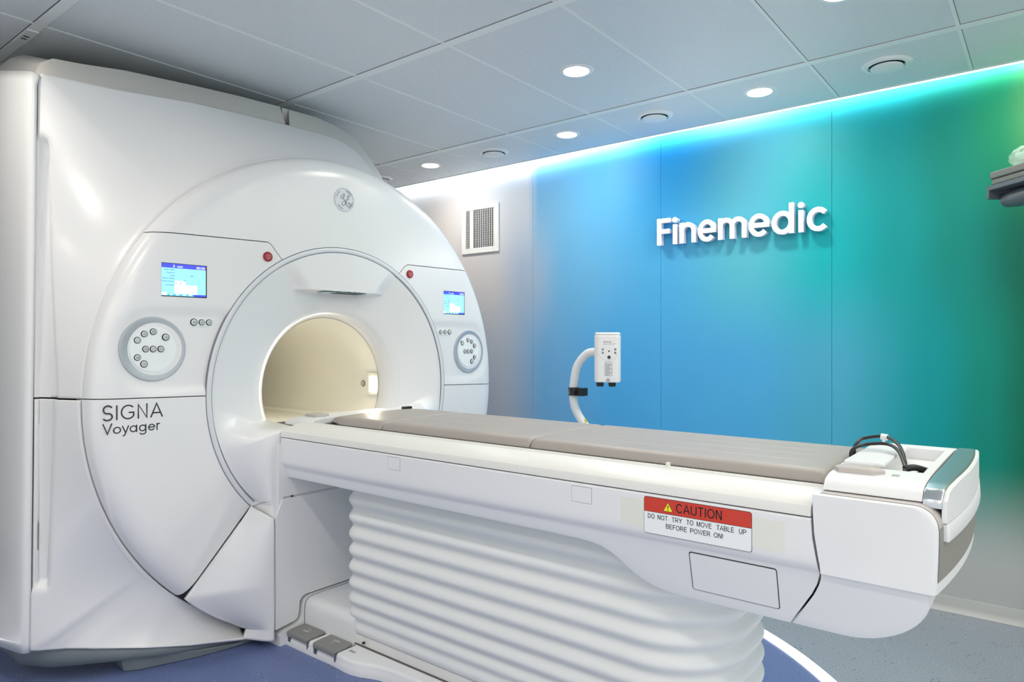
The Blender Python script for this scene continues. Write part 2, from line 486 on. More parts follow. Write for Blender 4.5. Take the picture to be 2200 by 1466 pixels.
# coved skirting: lip then concave run onto the floor
sk = [(WALL_Y - 0.001, 0.072), (WALL_Y - 0.006, 0.072), (WALL_Y - 0.008, 0.066), (WALL_Y - 0.009, 0.03), (WALL_Y - 0.014, 0.012), (WALL_Y - 0.03, 0.002), (WALL_Y - 0.03, 0.0005), (WALL_Y - 0.001, 0.0005)]
struct(MB().prism(sk, 'X', X0, X1).build('baseboard_right', M_BASEB, angle=50))
# ceiling runners and cross joints
k = 2
for yb in (-1.345, -0.19, 0.967, 2.098, 3.25):
    b = MB().box((X0, yb - 0.021, CEIL_Z - 0.004), (X1, yb + 0.021, CEIL_Z + 0.001))
    b.box((X0, yb - 0.024, CEIL_Z - 0.0008), (X1, yb - 0.021, CEIL_Z + 0.001), 1); b.box((X0, yb + 0.021, CEIL_Z - 0.0008), (X1, yb + 0.024, CEIL_Z + 0.001), 1)
    struct(b.build('trim_%d' % k, [M_TBAR, M_SEAM])); k += 1
struct(MB().box((X0, 3.797, CEIL_Z - 0.003), (X1, 3.812, CEIL_Z + 0.02)).build('trim_%d' % k, M_TBAR)); k += 1
for i in range(-5, 9):
    xj = -2.012 + 0.5715 * i
    if xj < X0 or xj > X1: continue
    b = MB().box((xj - 0.008, Y0, CEIL_Z - 0.002), (xj + 0.006, 3.8, CEIL_Z + 0.001))
    if xj > -0.95: b.box((xj + 0.006, Y0, CEIL_Z - 0.0006), (xj + 0.0080, 3.8, CEIL_Z + 0.001), 1)
    struct(b.build('trim_%d' % k, [M_TBAR, M_SEAM])); k += 1

# cove strip: LED tape on the back of the ceiling edge, washing the wall
led = thing('led_strip', 'white LED strip in the cove along the top of the coloured wall', 'led strip', (-1.3, 3.83, CEIL_Z))
MB().box((X0 + 0.1, 3.8125, CEIL_Z + 0.002), (X1 - 0.1, 3.850, CEIL_Z + 0.0135)).build('diffuser', M_COVELENS, led)
(MB().box((X0 + 0.1, 3.8405, CEIL_Z + 0.019), (X1 - 0.1, 3.848, CEIL_Z + 0.031)).build('light_tape', M_COVE, led))
struct(MB().box((X0, 3.806, CEIL_Z + 0.014), (X1, 3.846, CEIL_Z + 0.0185)).build('trim_%d' % k, M_TBAR))
# floor LED arc
def annulus(c, r0, r1, z0, z1, n=160):
    rings = []
    for (r, z) in ((r0, z0), (r0, z1), (r1, z1), (r1, z0), (r0, z0)):
        rings.append([(c[0] + r * cos(2 * pi * q / n), c[1] + r * sin(2 * pi * q / n), z) for q in range(n)])
    return MB().loft(rings, caps=False)
tag(annulus(RING, RING[2] - 0.055, RING[2], 0.0002, 0.003).build('floor_light_strip', M_FLOORLED),
    'glowing white curved light line set into the floor around the scanner', 'light strip')

# ================================================================== CEILING FITTINGS
def downlight(x, y, label):
    t = thing('downlight', label, 'ceiling light', (x, y, CEIL_Z), 'recessed ceiling downlights')
    c = (x, y, CEIL_Z)
    MB().lathe(c, [(0.0575, -0.001), (0.0595, -0.005), (0.075, -0.0045), (0.081, 0.0), (0.081, 0.004), (0.0575, 0.004)], 'Z', caps=False).build('trim_ring', M_RIM, t)
    MB().disc(c, 0.058, 'Z', -0.0015, 0.003, mi=0).build('diffuser', M_LAMP, t)
    return t
downlight(-1.737, 2.677, 'large lit round downlight in the middle of the ceiling, above the sign')
downlight(-0.602, 2.66, 'lit downlight cut off by the top edge of the picture, right of centre')
downlight(-1.16, 3.473, 'lit round downlight nearest the coloured wall, between the two largest air valves')
downlight(-2.317, 3.467, 'lit round downlight between the second and third air valves from the right')
downlight(-3.484, 3.47, 'smallest lit downlight, farthest away above the top of the scanner')
for (x, y) in ((0.54, 2.68), (-0.02, 3.47), (1.12, 3.47), (1.7, 2.68), (-1.737, 0.39), (-0.6, 0.39), (0.54, 0.39), (1.7, 0.39), (-2.88, 0.39), (-0.6, -1.0), (0.54, -1.0), (-1.74, -1.0), (1.12, 1.52), (2.2, 1.52)):
    downlight(x, y, 'lit round ceiling downlight outside the picture')

def air_valve(x, y, label, s=1.0):
    t = thing('air_valve', label, 'air vent', (x, y, CEIL_Z), 'round ceiling air valves')
    c = (x, y, CEIL_Z)
    # scalloped outer rim
    n = 64
    rings = []
    for rr, z in ((0.072, -0.004), (0.078, -0.012), (0.094, -0.009), (0.102, 0.0), (0.102, 0.004), (0.072, 0.004)):
        ring = []
        for q in range(n):
            a = 2 * pi * q / n
            k2 = 1 + (0.035 * max(0, cos(4 * a)) ** 6 if rr > 0.09 else 0)
            ring.append((x + rr * k2 * cos(a), y + rr * k2 * sin(a), CEIL_Z + z))
        rings.append(ring)
    MB().loft(rings, caps=False).build('rim', M_RIM, t)
    MB().disc(c, 0.073, 'Z', -0.001, 0.003).build('throat', M_DARK, t)
    MB().lathe(c, [(0.02, -0.002), (0.062, -0.010), (0.0675, -0.015), (0.066, -0.020), (0.05, -0.024), (0.0005, -0.026)], 'Z').build('valve_disc', M_RIM, t)
    return t
air_valve(-0.594, 3.486, 'largest round white air valve, nearest the right edge of the ceiling')
air_valve(-1.744, 3.483, 'round white air valve between two lit downlights, above and left of the sign')
air_valve(-2.915, 3.491, 'round white air valve above the wall grille')
air_valve(-4.08, 3.51, 'farthest round air valve, half hidden behind the scanner top')

# small sign box clipped to the runner above the scanner
t = thing('runner_plate', 'small pale plate with two dark marks on the ceiling runner at top left', 'plate', (-3.31, 0.967, CEIL_Z))
MB().box((-3.40, 0.945, CEIL_Z - 0.009), (-3.22, 0.989, CEIL_Z - 0.0035)).build('plate', M_RIM, t, bevel=0.002)
MB().box((-3.33, 0.955, CEIL_Z - 0.0098), (-3.32, 0.975, CEIL_Z - 0.0088)).box((-3.30, 0.955, CEIL_Z - 0.0098), (-3.29, 0.975, CEIL_Z - 0.0088)).build('mark', M_DARK, t)

# ================================================================== WALL GRILLE
def wall_grille():
    t = thing('wall_grille', 'square white air grille with vertical slats on the pale wall', 'air vent', (-3.38, WALL_Y, 2.145))
    xa, xb, za, zb = -3.565, -3.203, 1.962, 2.326
    ia, ib, ja, jb = -3.525, -3.243, 2.003, 2.29
    yf = WALL_Y - 0.014
    f = MB()
    f.box((xa, yf, za), (ia, WALL_Y - 0.0005, zb)).box((ib, yf, za), (xb, WALL_Y - 0.0005, zb)).box((ia, yf, za), (ib, WALL_Y - 0.0005, ja)).box((ia, yf, jb), (ib, WALL_Y - 0.0005, zb))
    f.build('frame', M_RIM, t, bevel=0.0025)
    MB().box((ia, WALL_Y - 0.0016, ja), (ib, WALL_Y - 0.0004, jb)).build('duct_shade_plate', M_BLACKINK, t)  # black plate standing in for the shade inside the opening
    n = 16
    for q in range(n):
        xs = ia + 0.006 + (ib - ia - 0.012) * q / (n - 1)
        if q == 3: continue
        MB().box((xs - 0.0022, yf + 0.001, ja), (xs + 0.0022, yf + 0.006, jb)).build('slat', M_RIM, t)
    xs = ia + 0.006 + (ib - ia - 0.012) * 3 / (n - 1)
    MB().box((xs - 0.017, yf + 0.002, ja + 0.001), (xs + 0.017, yf + 0.005, jb - 0.001)).build('turned_slat', M_RIM, t)
    for q in range(16):
        zz = ja + 0.012 + (jb - ja - 0.024) * q / 15
        MB().box((ia, yf + 0.0075, zz - 0.0012), (ib, yf + 0.010, zz + 0.0012)).build('cross_slat', M_BASEB, t)
    return t
wall_grille()

# ================================================================== LIT WALL SIGN
def wall_sign():
    yb = WALL_Y - 0.006
    t = thing('wall_sign', 'glowing white raised lettering mounted on the blue and teal wall', 'sign', (-1.41, yb, 1.885))
    yfront = WALL_Y - 0.05
    pl = lambda u, v, d: (u, yfront - d, v)
    B = 1.886; H = 0.160; xh = 0.121; wd = 0.0245
    def letter(strokes, dots=()):
        mb = MB()
        for p in strokes: stroke(mb, p, wd, pl, -0.04, 0, 0, 1)
        for p in dots: blob(mb, p, wd * 0.62, pl, -0.04, 0, 0, 1, 28)
        mb.build('letter', [M_SIGN, M_SIGNSIDE], t)
        m2 = MB()
    h = wd / 2
    def stem(x, top): return [(x, B), (x, B + top)]
    # F
    x = -1.9075
    letter([stem(x + h, H), [(x, B + H - h), (x + 0.086, B + H - h)], [(x, B + 0.082), (x + 0.080, B + 0.082)]])
    x = -1.804
    letter([stem(x + h, xh - 0.004)], [(x + h, B + xh + 0.024)])
    def n_arch(x0, wdt):
        r = wdt / 2 - h
        return [(x0 + wdt - h, B), (x0 + wdt - h, B + xh - r - h)] + arc(x0 + wdt / 2, B + xh - r - h, r, 0, 180, 18)
    x = -1.761
    letter([stem(x + h, xh), n_arch(x, 0.100)])
    ry = xh / 2 - h + 0.003
    def e_glyph(x0, wdt):
        r = wdt / 2 - h
        cx, cy = x0 + wdt / 2, B + xh / 2
        return [[(cx - r, cy)] + [(cx + r + h * 0.9, cy)], arc(cx, cy, r, 0, 318, 30, ry)]
    letter(e_glyph(-1.6455, 0.108))
    x = -1.5235
    letter([stem(x + h, xh), n_arch(x, 0.094), n_arch(x + 0.094 - wd, 0.094)])
    letter(e_glyph(-1.346, 0.113))
    x = -1.2195
    r = 0.115 / 2 - h
    letter([ringpts((x + 0.115 / 2, B + xh / 2), r, 36, ry), stem(x + 0.117 - h, H + 0.004)])
    x = -1.078
    letter([stem(x + h, xh - 0.004)], [(x + h, B + xh + 0.024)])
    x = -1.035
    letter([arc(x + 0.113 / 2, B + xh / 2, 0.113 / 2 - h, 42, 318, 30, ry)])
    return t
wall_sign()

# ================================================================== SCANNER
scanner = thing('mri_scanner', 'huge white scanner with round bore, grey ring and two blue screens', 'medical scanner', (-3.6, 2.104, 0))
XF = -2.705          # plane of the front disc
RD = 1.11            # seam radius of the disc
yc, zc = XC

def disc_x(r):
    return interp(r, [0.60, 1.02, 1.05, 1.075, 1.095, 1.105, 1.11, 1.1101], [0, 0, -0.003, -0.011, -0.026, -0.042, -0.062, -0.09])

def recess(y, z):
    """shallow dish around the controls"""
    d = 0.0
    for (cy, cz, sgn) in ((1.217, 1.262, 1), (2.997, 1.24, -1)):
        u = (y - cy) * sgn
        # stadium running from the dial towards the ring
        du = max(0.0, abs(u - 0.10) - 0.10) if u > 0 else abs(u)
        dz = abs(z - cz) * 0.98
        q = sqrt(du * du + dz * dz) if u < 0 else max(dz, du)
        d = max(d, 1 - ss(0.128, 0.178, q))
    return -0.009 * d

RADII = [0.685 + 0.0001] + [0.70 + 0.0125 * i for i in range(26)] + [1.02, 1.035, 1.05, 1.0625, 1.075, 1.085, 1.095, 1.101, 1.106, 1.109, 1.11, 1.1101]
S1A, S1B = (1.20, 1.727), (1.70, 1.737)       # upper seam, left
# seams of the left half in (y, z); mirrored numbers for the right half
def left_ctrl(y, z, g):
    zt = 1.7245 + (y - 1.20) * 0.022
    if z > zt - g: return False
    # rounded corner into the diagonal towards the ring
    if (z - 1.659) + (y - 1.773) * 1.15 > -g * 1.5: return False
    if 0.55 * (y - 1.715) + (z - 1.727) > -g * 1.1: return False
    return z > 1.088 - (y - 0.97) * 0.028 + g
def right_ctrl(y, z, g):
    if z > 1.706 + (y - 2.51) * 0.008 - g: return False
    if (z - 1.645) - (y - 2.447) * 1.05 > -g * 1.45: return False
    if -0.5 * (y - 2.497) + (z - 1.696) > -g * 1.1: return False
    return z > 1.052 - (y - 2.79) * 0.03 + g
def classify(y, z, g=0.0019):
    left = y < yc
    if left:
        if left_ctrl(y, z, g): return 'ctrl_l'
        if left_ctrl(y, z, -g): return None
        if z > 1.10: return 'top'
        # diagonal seam (1.617,.589)-(1.333,.275)
        s = (y - 1.333) * 0.314 - (z - 0.275) * 0.284
        s /= sqrt(0.314 ** 2 + 0.284 ** 2)
        if s < -g and z < 1.10: return 'low_l'
        return None
    else:
        if right_ctrl(y, z, g): return 'ctrl_r'
        if right_ctrl(y, z, -g): return None
        if z > 1.06: return 'top'
        s = (2 * yc - y - 1.333) * 0.314 - (z - 0.275) * 0.284
        s /= sqrt(0.314 ** 2 + 0.284 ** 2)
        if s < -g: return 'low_r'
        return None

def front_disc():
    import bmesh
    bm = bmesh.new()
    N = 420
    prev = None
    for r in RADII:
        row = [bm.verts.new((0, yc + r * cos(2 * pi * j / N), zc + r * sin(2 * pi * j / N))) for j in range(N)]
        if prev:
            for j in range(N):
                bm.faces.new((prev[j], prev[(j + 1) % N], row[(j + 1) % N], row[j]))
        prev = row
    g = 0.0019
    def cut(y0, z0, ny, nz):
        L = sqrt(ny * ny + nz * nz); ny /= L; nz /= L
        bmesh.ops.bisect_plane(bm, geom=bm.verts[:] + bm.edges[:] + bm.faces[:], plane_co=(0, y0, z0), plane_no=(0, ny, nz), dist=1e-6)
    def lines(f):
        # zero-set of each linear function at +-g, found by sampling
        pass
    def cut_fn(a, b, c):            # a*y + b*z = c
        L2 = a * a + b * b
        cut(a * c / L2, b * c / L2, a, b)
    for s in (-1, 1):
        e = g * s
        cut_fn(-0.022, 1, 1.7245 - 1.20 * 0.022 - e)
        cut_fn(1.15, 1, 1.659 + 1.773 * 1.15 - e * 1.5)
        cut_fn(0.55, 1, 1.727 + 0.55 * 1.715 - e * 1.1)
        cut_fn(0.028, 1, 1.088 + 0.97 * 0.028 + e)
        cut_fn(-0.008, 1, 1.706 - 2.51 * 0.008 - e)
        cut_fn(-1.05, 1, 1.645 - 2.447 * 1.05 - e * 1.45)
        cut_fn(-0.5, 1, 1.696 - 0.5 * 2.497 - e * 1.1)
        cut_fn(0.03, 1, 1.052 + 2.79 * 0.03 + e)
        L = sqrt(0.314 ** 2 + 0.284 ** 2)
        cut_fn(0.314 / L, -0.284 / L, (1.333 * 0.314 - 0.275 * 0.284) / L - e)
        cut_fn(-0.314 / L, -0.284 / L, (1.333 * 0.314 - 0.275 * 0.284 - 2 * yc * 0.314) / L - e)
    groups = {}
    for f in bm.faces:
        c = f.calc_center_median()
        k_ = classify(c.y, c.z)
        if k_: groups.setdefault(k_, []).append([tuple(v.co) for v in f.verts])
    bm.free()
    names = {'top': 'upper_cover', 'ctrl_l': 'control_panel', 'ctrl_r': 'control_panel', 'low_l': 'lower_cover', 'low_r': 'lower_cover'}
    out = {}
    for k_, polys in groups.items():
        idx = {}; vs = []; fs = []
        for p in polys:
            ff = []
            for (x, y, z) in p:
                key = (round(y, 5), round(z, 5))
                r = sqrt((y - yc) ** 2 + (z - zc) ** 2)
                key = (key, round(r, 4) if r > 1.1099 else 0)
                # last ring shares its y,z almost with the one before; keep both by radius
                if key not in idx:
                    idx[key] = len(vs)
                    xx = XF + disc_x(r) + fx(y) + (recess(y, z) if k_.startswith('ctrl') else 0)
                    vs.append((xx, y, z))
                if not ff or ff[-1] != idx[key]: ff.append(idx[key])
            if len(ff) > 2 and ff[0] == ff[-1]: ff = ff[:-1]
            if len(ff) > 2: fs.append(tuple(ff))
        # walls at the borders
        cnt = {}
        for f in fs:
            for a, b in zip(f, f[1:] + f[:1]):
                cnt[(a, b)] = cnt.get((a, b), 0) + 1
        border = [(a, b) for (a, b) in cnt if (b, a) not in cnt]
        back = {}
        for a, b in border:
            for q in (a, b):
                if q not in back:
                    back[q] = len(vs); vs.append((vs[q][0] - 0.035, vs[q][1], vs[q][2]))
        for a, b in border: fs.append((b, a, back[a], back[b]))
        o = MB().add(vs, fs).build(names[k_], M_WHITE, scanner, angle=40)
        out[k_] = o
    return out
panels = front_disc()
# dark backing seen in the gaps
mb = MB()
rows = []
for r in (0.66, 0.80, 0.95, 1.075, 1.10):
    rows.append([(XF - 0.03 + (-0.03 if r > 1.0 else 0) + (-0.03 if r > 1.09 else 0) + fx(yc + r * cos(2 * pi * j / 120)), yc + r * cos(2 * pi * j / 120), zc + r * sin(2 * pi * j / 120)) for j in range(120)])
mb.grid(rows, closed=True).build('inner_frame', M_SEAM, scanner)

# grey ring round the funnel ------------------------------------------------
def ring_band(name, m, r0, r1, x0, x1, a0=-44.9, a1=224.9, n=150):
    prof = [(r1, x0 - 0.03), (r1, x1 - 0.003), (r1 - min(0.003, (r1 - r0) / 3), x1), (r0 + min(0.003, (r1 - r0) / 3), x1), (r0, x1 - 0.003), (r0, x0 - 0.03)]
    rings = []
    for j in range(n + 1):
        a = radians(lerp(a0, a1, j / n))
        rings.append([(x + fx(yc + r * cos(a)), yc + r * cos(a), zc + r * sin(a)) for r, x in prof])
    return MB().loft(rings).build(name, m, scanner, angle=60)
ring_band('bore_ring', M_RING, 0.6605, 0.6822, XF - 0.002, XF + 0.004)
ring_band('ring_edge', M_RINGEDGE, 0.6823, 0.6852, XF - 0.002, XF + 0.001)
ring_band('ring_edge', M_RINGEDGE, 0.6583, 0.6604, XF - 0.002, XF + 0.001)

# funnel with brow ledge and the swell of the docking pod -------------------
def funnel_prof(r):
    return interp(r, [0.348, 0.350, 0.354, 0.362, 0.375, 0.395, 0.43, 0.48, 0.54, 0.60, 0.64, 0.70],
                     [-0.165, -0.150, -0.135, -0.118, -0.102, -0.088, -0.072, -0.055, -0.036, -0.018, -0.006, 0.002])
def funnel_x(y, z):
    r = sqrt((y - yc) ** 2 + (z - zc) ** 2)
    f = funnel_prof(r)
    # brow: flush plateau above the ledge
    dy = abs(y - 2.112)
    half = 0.20 + 0.10 * ss(1.535, 1.70, z) + 0.5 * max(0, z - 1.64)
    wgt = ss(1.5335, 1.5385, z) * (1 - ss(half - 0.02, half + 0.075, dy))
    f = lerp(f, 0.001, wgt)
    # pod
    ye = min(y, 2 * yc - y)
    yl = yc - sqrt(max(0.0, 0.66 ** 2 - min(0.66, zc - min(z, zc)) ** 2)) if z < zc else 1.444
    yl = min(yl, 1.636)
    ramp_ = ss(0, 1, (ye - yl + 0.01) / max(0.03, 1.662 - yl))
    soft = lerp(0.10, 0.015, ss(1.46, 1.70, ye))
    wz = 1 - ss(0.925 - soft, 0.925 + soft, z)
    pod = 0.002 + 0.106 * ramp_
    f = lerp(f, pod, wz)
    return XF + f + fx(y)
def make_funnel():
    N = 900
    fr = [0.0, 0.004, 0.012, 0.025, 0.045] + [0.07 + 0.93 * i / 74 for i in range(75)]
    rows = []
    for q in fr:
        row = []
        for j in range(N):
            a = 2 * pi * j / N
            ad = math.degrees(a) % 360
            ro = 0.6578 + 0.030 * (ss(224.3, 224.9, ad) - ss(315.1, 315.7, ad))
            r = 0.348 + (ro - 0.348) * q
            y, z = yc + r * cos(a), zc + r * sin(a)
            row.append((funnel_x(y, z), y, z))
        rows.append(row)
    rows.append([(x - 0.004, y, z) for x, y, z in rows[-1]]); rows.append([(XF - 0.06, y, z) for x, y, z in rows[-1]])
    o = MB().grid(rows, closed=True).build('bore_funnel', M_WHITE, scanner, angle=70)
    return o
make_funnel()
# slot under the brow
MB().box((XF - 0.052, 1.985, 1.5315), (XF + 0.0005, 2.245, 1.5345)).box((XF - 0.05, 2.06, 1.530), (XF + 0.0025, 2.21, 1.5325), 1).build('brow_slot', [M_SILVER, M_DARK], scanner)

# bore liner ---------------------------------------------------------------
def bore():
    n = 120
    rows = []
    for x in (XF - 0.150, XF - 0.30, XF - 0.6, XF - 1.0, XF - 1.4, XF - 1.95):
        rows.append([(x + fx(yc + 0.349 * cos(2 * pi * j / n)) * (1 if x > XF - 0.2 else 0), yc + 0.349 * cos(2 * pi * j / n), zc + 0.349 * sin(2 * pi * j / n)) for j in range(n)])
    MB().grid(rows, closed=True).build('bore_liner', M_BORE, scanner, angle=70)
    MB().disc((XF - 1.955, yc, zc), 0.36, 'X', -0.02, 0.0, 60).build('bore_end', M_BORE, scanner)
    # hairline joint between funnel and liner
    rows = [[(XF + x, yc + r * cos(2 * pi * j / n), zc + r * sin(2 * pi * j / n)) for j in range(n)] for x, r in ((-0.1535, 0.3484), (-0.1515, 0.3484))]
    MB().grid(rows, closed=True).build('liner_joint', M_SEAM, scanner)
    # table bridge along the bore floor
    b = MB()
    prof = [(yc - 0.325, 0.905), (yc - 0.25, 0.90), (yc - 0.24, 0.885), (yc + 0.24, 0.885), (yc + 0.25, 0.90), (yc + 0.325, 0.905), (yc + 0.31, 0.86), (yc - 0.31, 0.86)]
    b.prism(prof, 'X', XF - 1.95, XF + 0.09)
    b.build('bridge', M_BORE, scanner, bevel=0.004)
    for s in (-1, 1):
        MB().box((XF - 1.95, yc + s * 0.3245 - 0.006, 0.912), (XF - 0.17, yc + s * 0.3245 + 0.006, 0.918)).build('guide_rail', M_RINGEDGE, scanner)
bore()
def bore_fittings():
    yw = lambda z: yc + sqrt(0.349 ** 2 - (z - zc) ** 2)
    # lamp plate on the far bore wall
    def patch(x0, x1, z0, z1, off, m, name, rad=0.0):
        rows = []
        for i in range(9):
            z = lerp(z0, z1, i / 8)
            rows.append([(lerp(x0, x1, q / 4), yw(z) - off, z) for q in range(5)])
        return MB().grid(rows).build(name, m, scanner, solid=0.0)
    patch(-2.945, -2.857, 1.003, 1.131, 0.0012, M_RINGEDGE, 'lamp_gasket')
    patch(-2.9435, -2.8585, 1.0045, 1.1295, 0.0022, M_BORE, 'lamp_plate')
    patch(-2.926, -2.872, 1.028, 1.102, 0.004, M_BORELAMP, 'bore_lamp_and_fill')
    yn = lambda z: 2 * yc - yw(z)
    MB().grid([[(x, yn(z) + 0.004, z) for x in (-3.55, -3.35, -3.15)] for z in (1.02, 1.06, 1.10)]).build('bore_lamp_and_fill', M_BOREFILL, scanner)  # unseen glowing patch on the near wall, added to brighten the bore
    mb = MB()
    c = (-2.985, yw(1.067), 1.067)
    for r0, r1, mi in ((0.0165, 0.012, 1), (0.012, 0.0085, 0), (0.0085, 0.0055, 1), (0.0055, 0.003, 0), (0.003, 0.0003, 1)):
        pass
    mb.disc(c, 0.0165, 'Y', -0.004, 0.0, 28, 1).disc(c, 0.0128, 'Y', -0.0048, 0.0, 28, 0).disc(c, 0.0085, 'Y', -0.0056, 0, 28, 1).disc(c, 0.0055, 'Y', -0.0062, 0, 28, 0).disc(c, 0.0025, 'Y', -0.0068, 0, 20, 1)
    mb.build('bore_button', [M_BORE, M_INK], scanner)
bore_fittings()

# lower petals: swell from the disc out to the pod edge ----------------------
def yseam(z):
    if z >= 0.275: return 1.333 + (z - 0.275) * (0.284 / 0.314) + 0.0022
    z2 = max(z, 0.083)
    return yc - sqrt(RD ** 2 - (zc - z2) ** 2) + 0.003 - max(0.0, 0.083 - z) * 0.52
def petal(side):
    rows = []
    for i in range(61):
        u = i / 60
        z = lerp(0.032, 0.588, u)
        row = []
        for j in range(31):
            s = j / 30
            yl = yseam(z); yr = 1.653
            y = lerp(yl, yr, s)
            zz = z - 0.038 * s * ss(0.8, 1.0, u)
            xa = XF + 0.108 * ss(0, 1.0, s) ** 0.9
            xb = XF - 0.006 + 0.116 * ss(-0.1, 1, s)
            xc_ = XF + 0.006 + 0.102 * ss(0, 1, s)
            x = lerp(lerp(xc_, xb, ss(0.05, 0.25, z)), xa, ss(0.16, 0.42, z)) + fx(y)
            row.append((x, y if side > 0 else 2 * yc - y, zz))
        rows.append(row)
    return MB().grid(rows).build('lower_petal', M_WHITE, scanner, solid=0.02, angle=50)
petal(1); petal(-1)
# docking column facing the table
col = MB().box((-3.0, 1.668, 0.20), (-2.612, 2 * yc - 1.668, 0.90)).box((-3.0, 1.668, 0.0), (-2.68, 2 * yc - 1.668, 0.20))
col.build('docking_column', M_SEAM, scanner)
MB().prism([(1.658, 0.545), (1.690, 0.622), (2 * yc - 1.690, 0.622), (2 * yc - 1.658, 0.545), (2 * yc - 1.658, 0.075), (2 * yc - 1.76, 0.082), (2 * yc - 1.774, 0.11), (2 * yc - 1.782, 0.162), (2 * yc - 1.81, 0.182), (1.81, 0.182), (1.790, 0.175), (1.778, 0.160), (1.774, 0.115), (1.768, 0.092), (1.752, 0.082), (1.658, 0.070)], 'X', -2.62, -2.590).build('front_cover', M_WHITE, scanner, bevel=0.003)
MB().prism([(1.700, 0.629), (1.672, 0.565), (1.672, 0.86), (2 * yc - 1.672, 0.86), (2 * yc - 1.672, 0.565), (2 * yc - 1.700, 0.629)], 'X', -2.62, -2.594).build('dock_cover', M_WHITE, scanner, bevel=0.003)
MB().box((-2.594, 1.735, 0.6245), (-2.5885, 1.745, 0.6295)).build('latch', M_INK, scanner)

# flank cover between disc and body outline ---------------------------------
OUT = [  # (y, z, x) outline of the body front edge, going clockwise from the lower notch
    (1.578, 0.031, -2.690), (1.37, 0.062, -2.745), (1.206, 0.095, -2.80), (1.05, 0.125, -2.895), (0.985, 0.135, -2.95), (0.925, 0.14, -2.99), (0.896, 0.145, -3.005),
    (0.900, 0.60, -3.005), (0.905, 1.1, -3.005), (0.912, 1.7, -3.005), (0.918, 2.29, -3.005), (0.926, 2.312, -3.0), (1.2, 2.329, -3.0), (1.5, 2.361, -3.0), (1.895, 2.377, -3.0), (2.19, 2.383, -3.0),
    (2.27, 2.380, -3.0), (2.34, 2.367, -3.0), (2.42, 2.337, -3.0), (2.47, 2.305, -3.0), (2.51, 2.271, -3.0), (2.60, 2.185, -3.0), (2.80, 1.985, -3.0), (3.0, 1.72, -3.0), (3.13, 1.45, -3.0), (3.19, 1.1, -3.0), (3.16, 0.75, -2.98), (3.02, 0.42, -2.95), (2.80, 0.17, -2.88), (2.655, 0.028, -2.75)]
def dense(pts, step):
    out = [pts[0]]
    for a, b in zip(pts, pts[1:]):
        L = sqrt(sum((p - q) ** 2 for p, q in zip(a, b))); n = max(1, int(L / step))
        for i in range(1, n + 1): out.append(tuple(lerp(p, q, i / n) for p, q in zip(a, b)))
    return out
def flank_rows():
    pts = dense(OUT, 0.012)
    NS = 44
    cols = []
    for (y, z, x) in pts:
        a = atan2(z - zc, y - yc)
        cyy, czz = yc + (RD + 0.0015) * cos(a), zc + (RD + 0.0015) * sin(a)
        xin = XF - 0.075 + fx(cyy)
        d = sqrt((y - yc) ** 2 + (z - zc) ** 2) - RD
        e = lerp(lerp(1.0, 0.6, ss(0.10, 0.45, d)), 1.0, ss(-3.004, -2.90, x))
        cols.append([[lerp(xin, x, (i / NS) ** e), lerp(cyy, y, i / NS), lerp(czz, z, i / NS)] for i in range(NS + 1)])
    # relax the depth along the rim so that the corners of the outline leave no crease
    n = len(cols); wdw = 40
    kern = [math.exp(-(q / 17.0) ** 2) for q in range(-wdw, wdw + 1)]
    xs0 = [[p[0] for p in c] for c in cols]
    for i0 in range(n):
        if cols[i0][-1][1] > 2.45: continue
        for i in range(1, NS):
            acc = ws = 0.0
            for q in range(-wdw, wdw + 1):
                j = i0 + q
                if 0 <= j < n and cols[j][-1][1] < 2.5: acc += xs0[j][i] * kern[q + wdw]; ws += kern[q + wdw]
            cols[i0][i][0] = lerp(acc / ws, xs0[i0][i], (i / NS) ** 5)
    # hand grip channel beside the left joint
    for c in cols:
        if c[-1][1] > 0.935: continue
        ye = c[-1][1]
        for p in c:
            k2 = ss(0.36, 0.40, p[2]) * (1 - ss(2.045, 2.08, p[2])) * (1 - ss(0.938, 0.952, p[1])) * ss(ye + 0.0005, ye + 0.005, p[1])
            p[1] += 0.018 * k2; p[0] -= 0.016 * k2
    return [[tuple(p) for p in c] for c in cols]
def flank():
    import bmesh
    cols = flank_rows()
    bm = bmesh.new()
    vs = [[bm.verts.new(p) for p in c] for c in cols]
    for i in range(len(cols) - 1):
        for j in range(len(cols[0]) - 1):
            try: bm.faces.new((vs[i][j], vs[i + 1][j], vs[i + 1][j + 1], vs[i][j + 1]))
            except ValueError: pass
    g = 0.003
    for s in (-1, 1):
        bmesh.ops.bisect_plane(bm, geom=bm.verts[:] + bm.edges[:] + bm.faces[:], plane_co=(0, 0.95, 1.085 + s * g), plane_no=(0, 0, 1), dist=1e-6)
    parts = {'up': [], 'dn': [], 'dr': []}
    for f in bm.faces:
        c = f.calc_center_median()
        if c.z > 1.085 + g * 0.9: parts['up'].append([tuple(v.co) for v in f.verts])
        elif c.z < 1.085 - g * 0.9: parts['dn' if c.y < yc else 'dr'].append([tuple(v.co) for v in f.verts])
    bm.free()
    for k_, nm in (('up', 'upper_shroud'), ('dn', 'lower_shroud'), ('dr', 'lower_shroud')):
        idx = {}; v2 = []; f2 = []
        for p in parts[k_]:
            ff = []
            for q in p:
                key = tuple(round(t_, 5) for t_ in q)
                if key not in idx: idx[key] = len(v2); v2.append(q)
                if idx[key] not in ff: ff.append(idx[key])
            if len(ff) > 2: f2.append(tuple(ff))
        MB().add(v2, f2).build(nm, M_WHITE, scanner, angle=60, solid=0.012)
flank()
# dark lining seen through the joints of the shroud
mb = MB()
rows = [[(xx - 0.03, yy + (0.035 if yy < 1.2 else 0), zz) for (xx, yy, zz) in c[::6]] for c in flank_rows()[::5]]
mb.grid(rows).build('shroud_lining', M_SEAM, scanner)

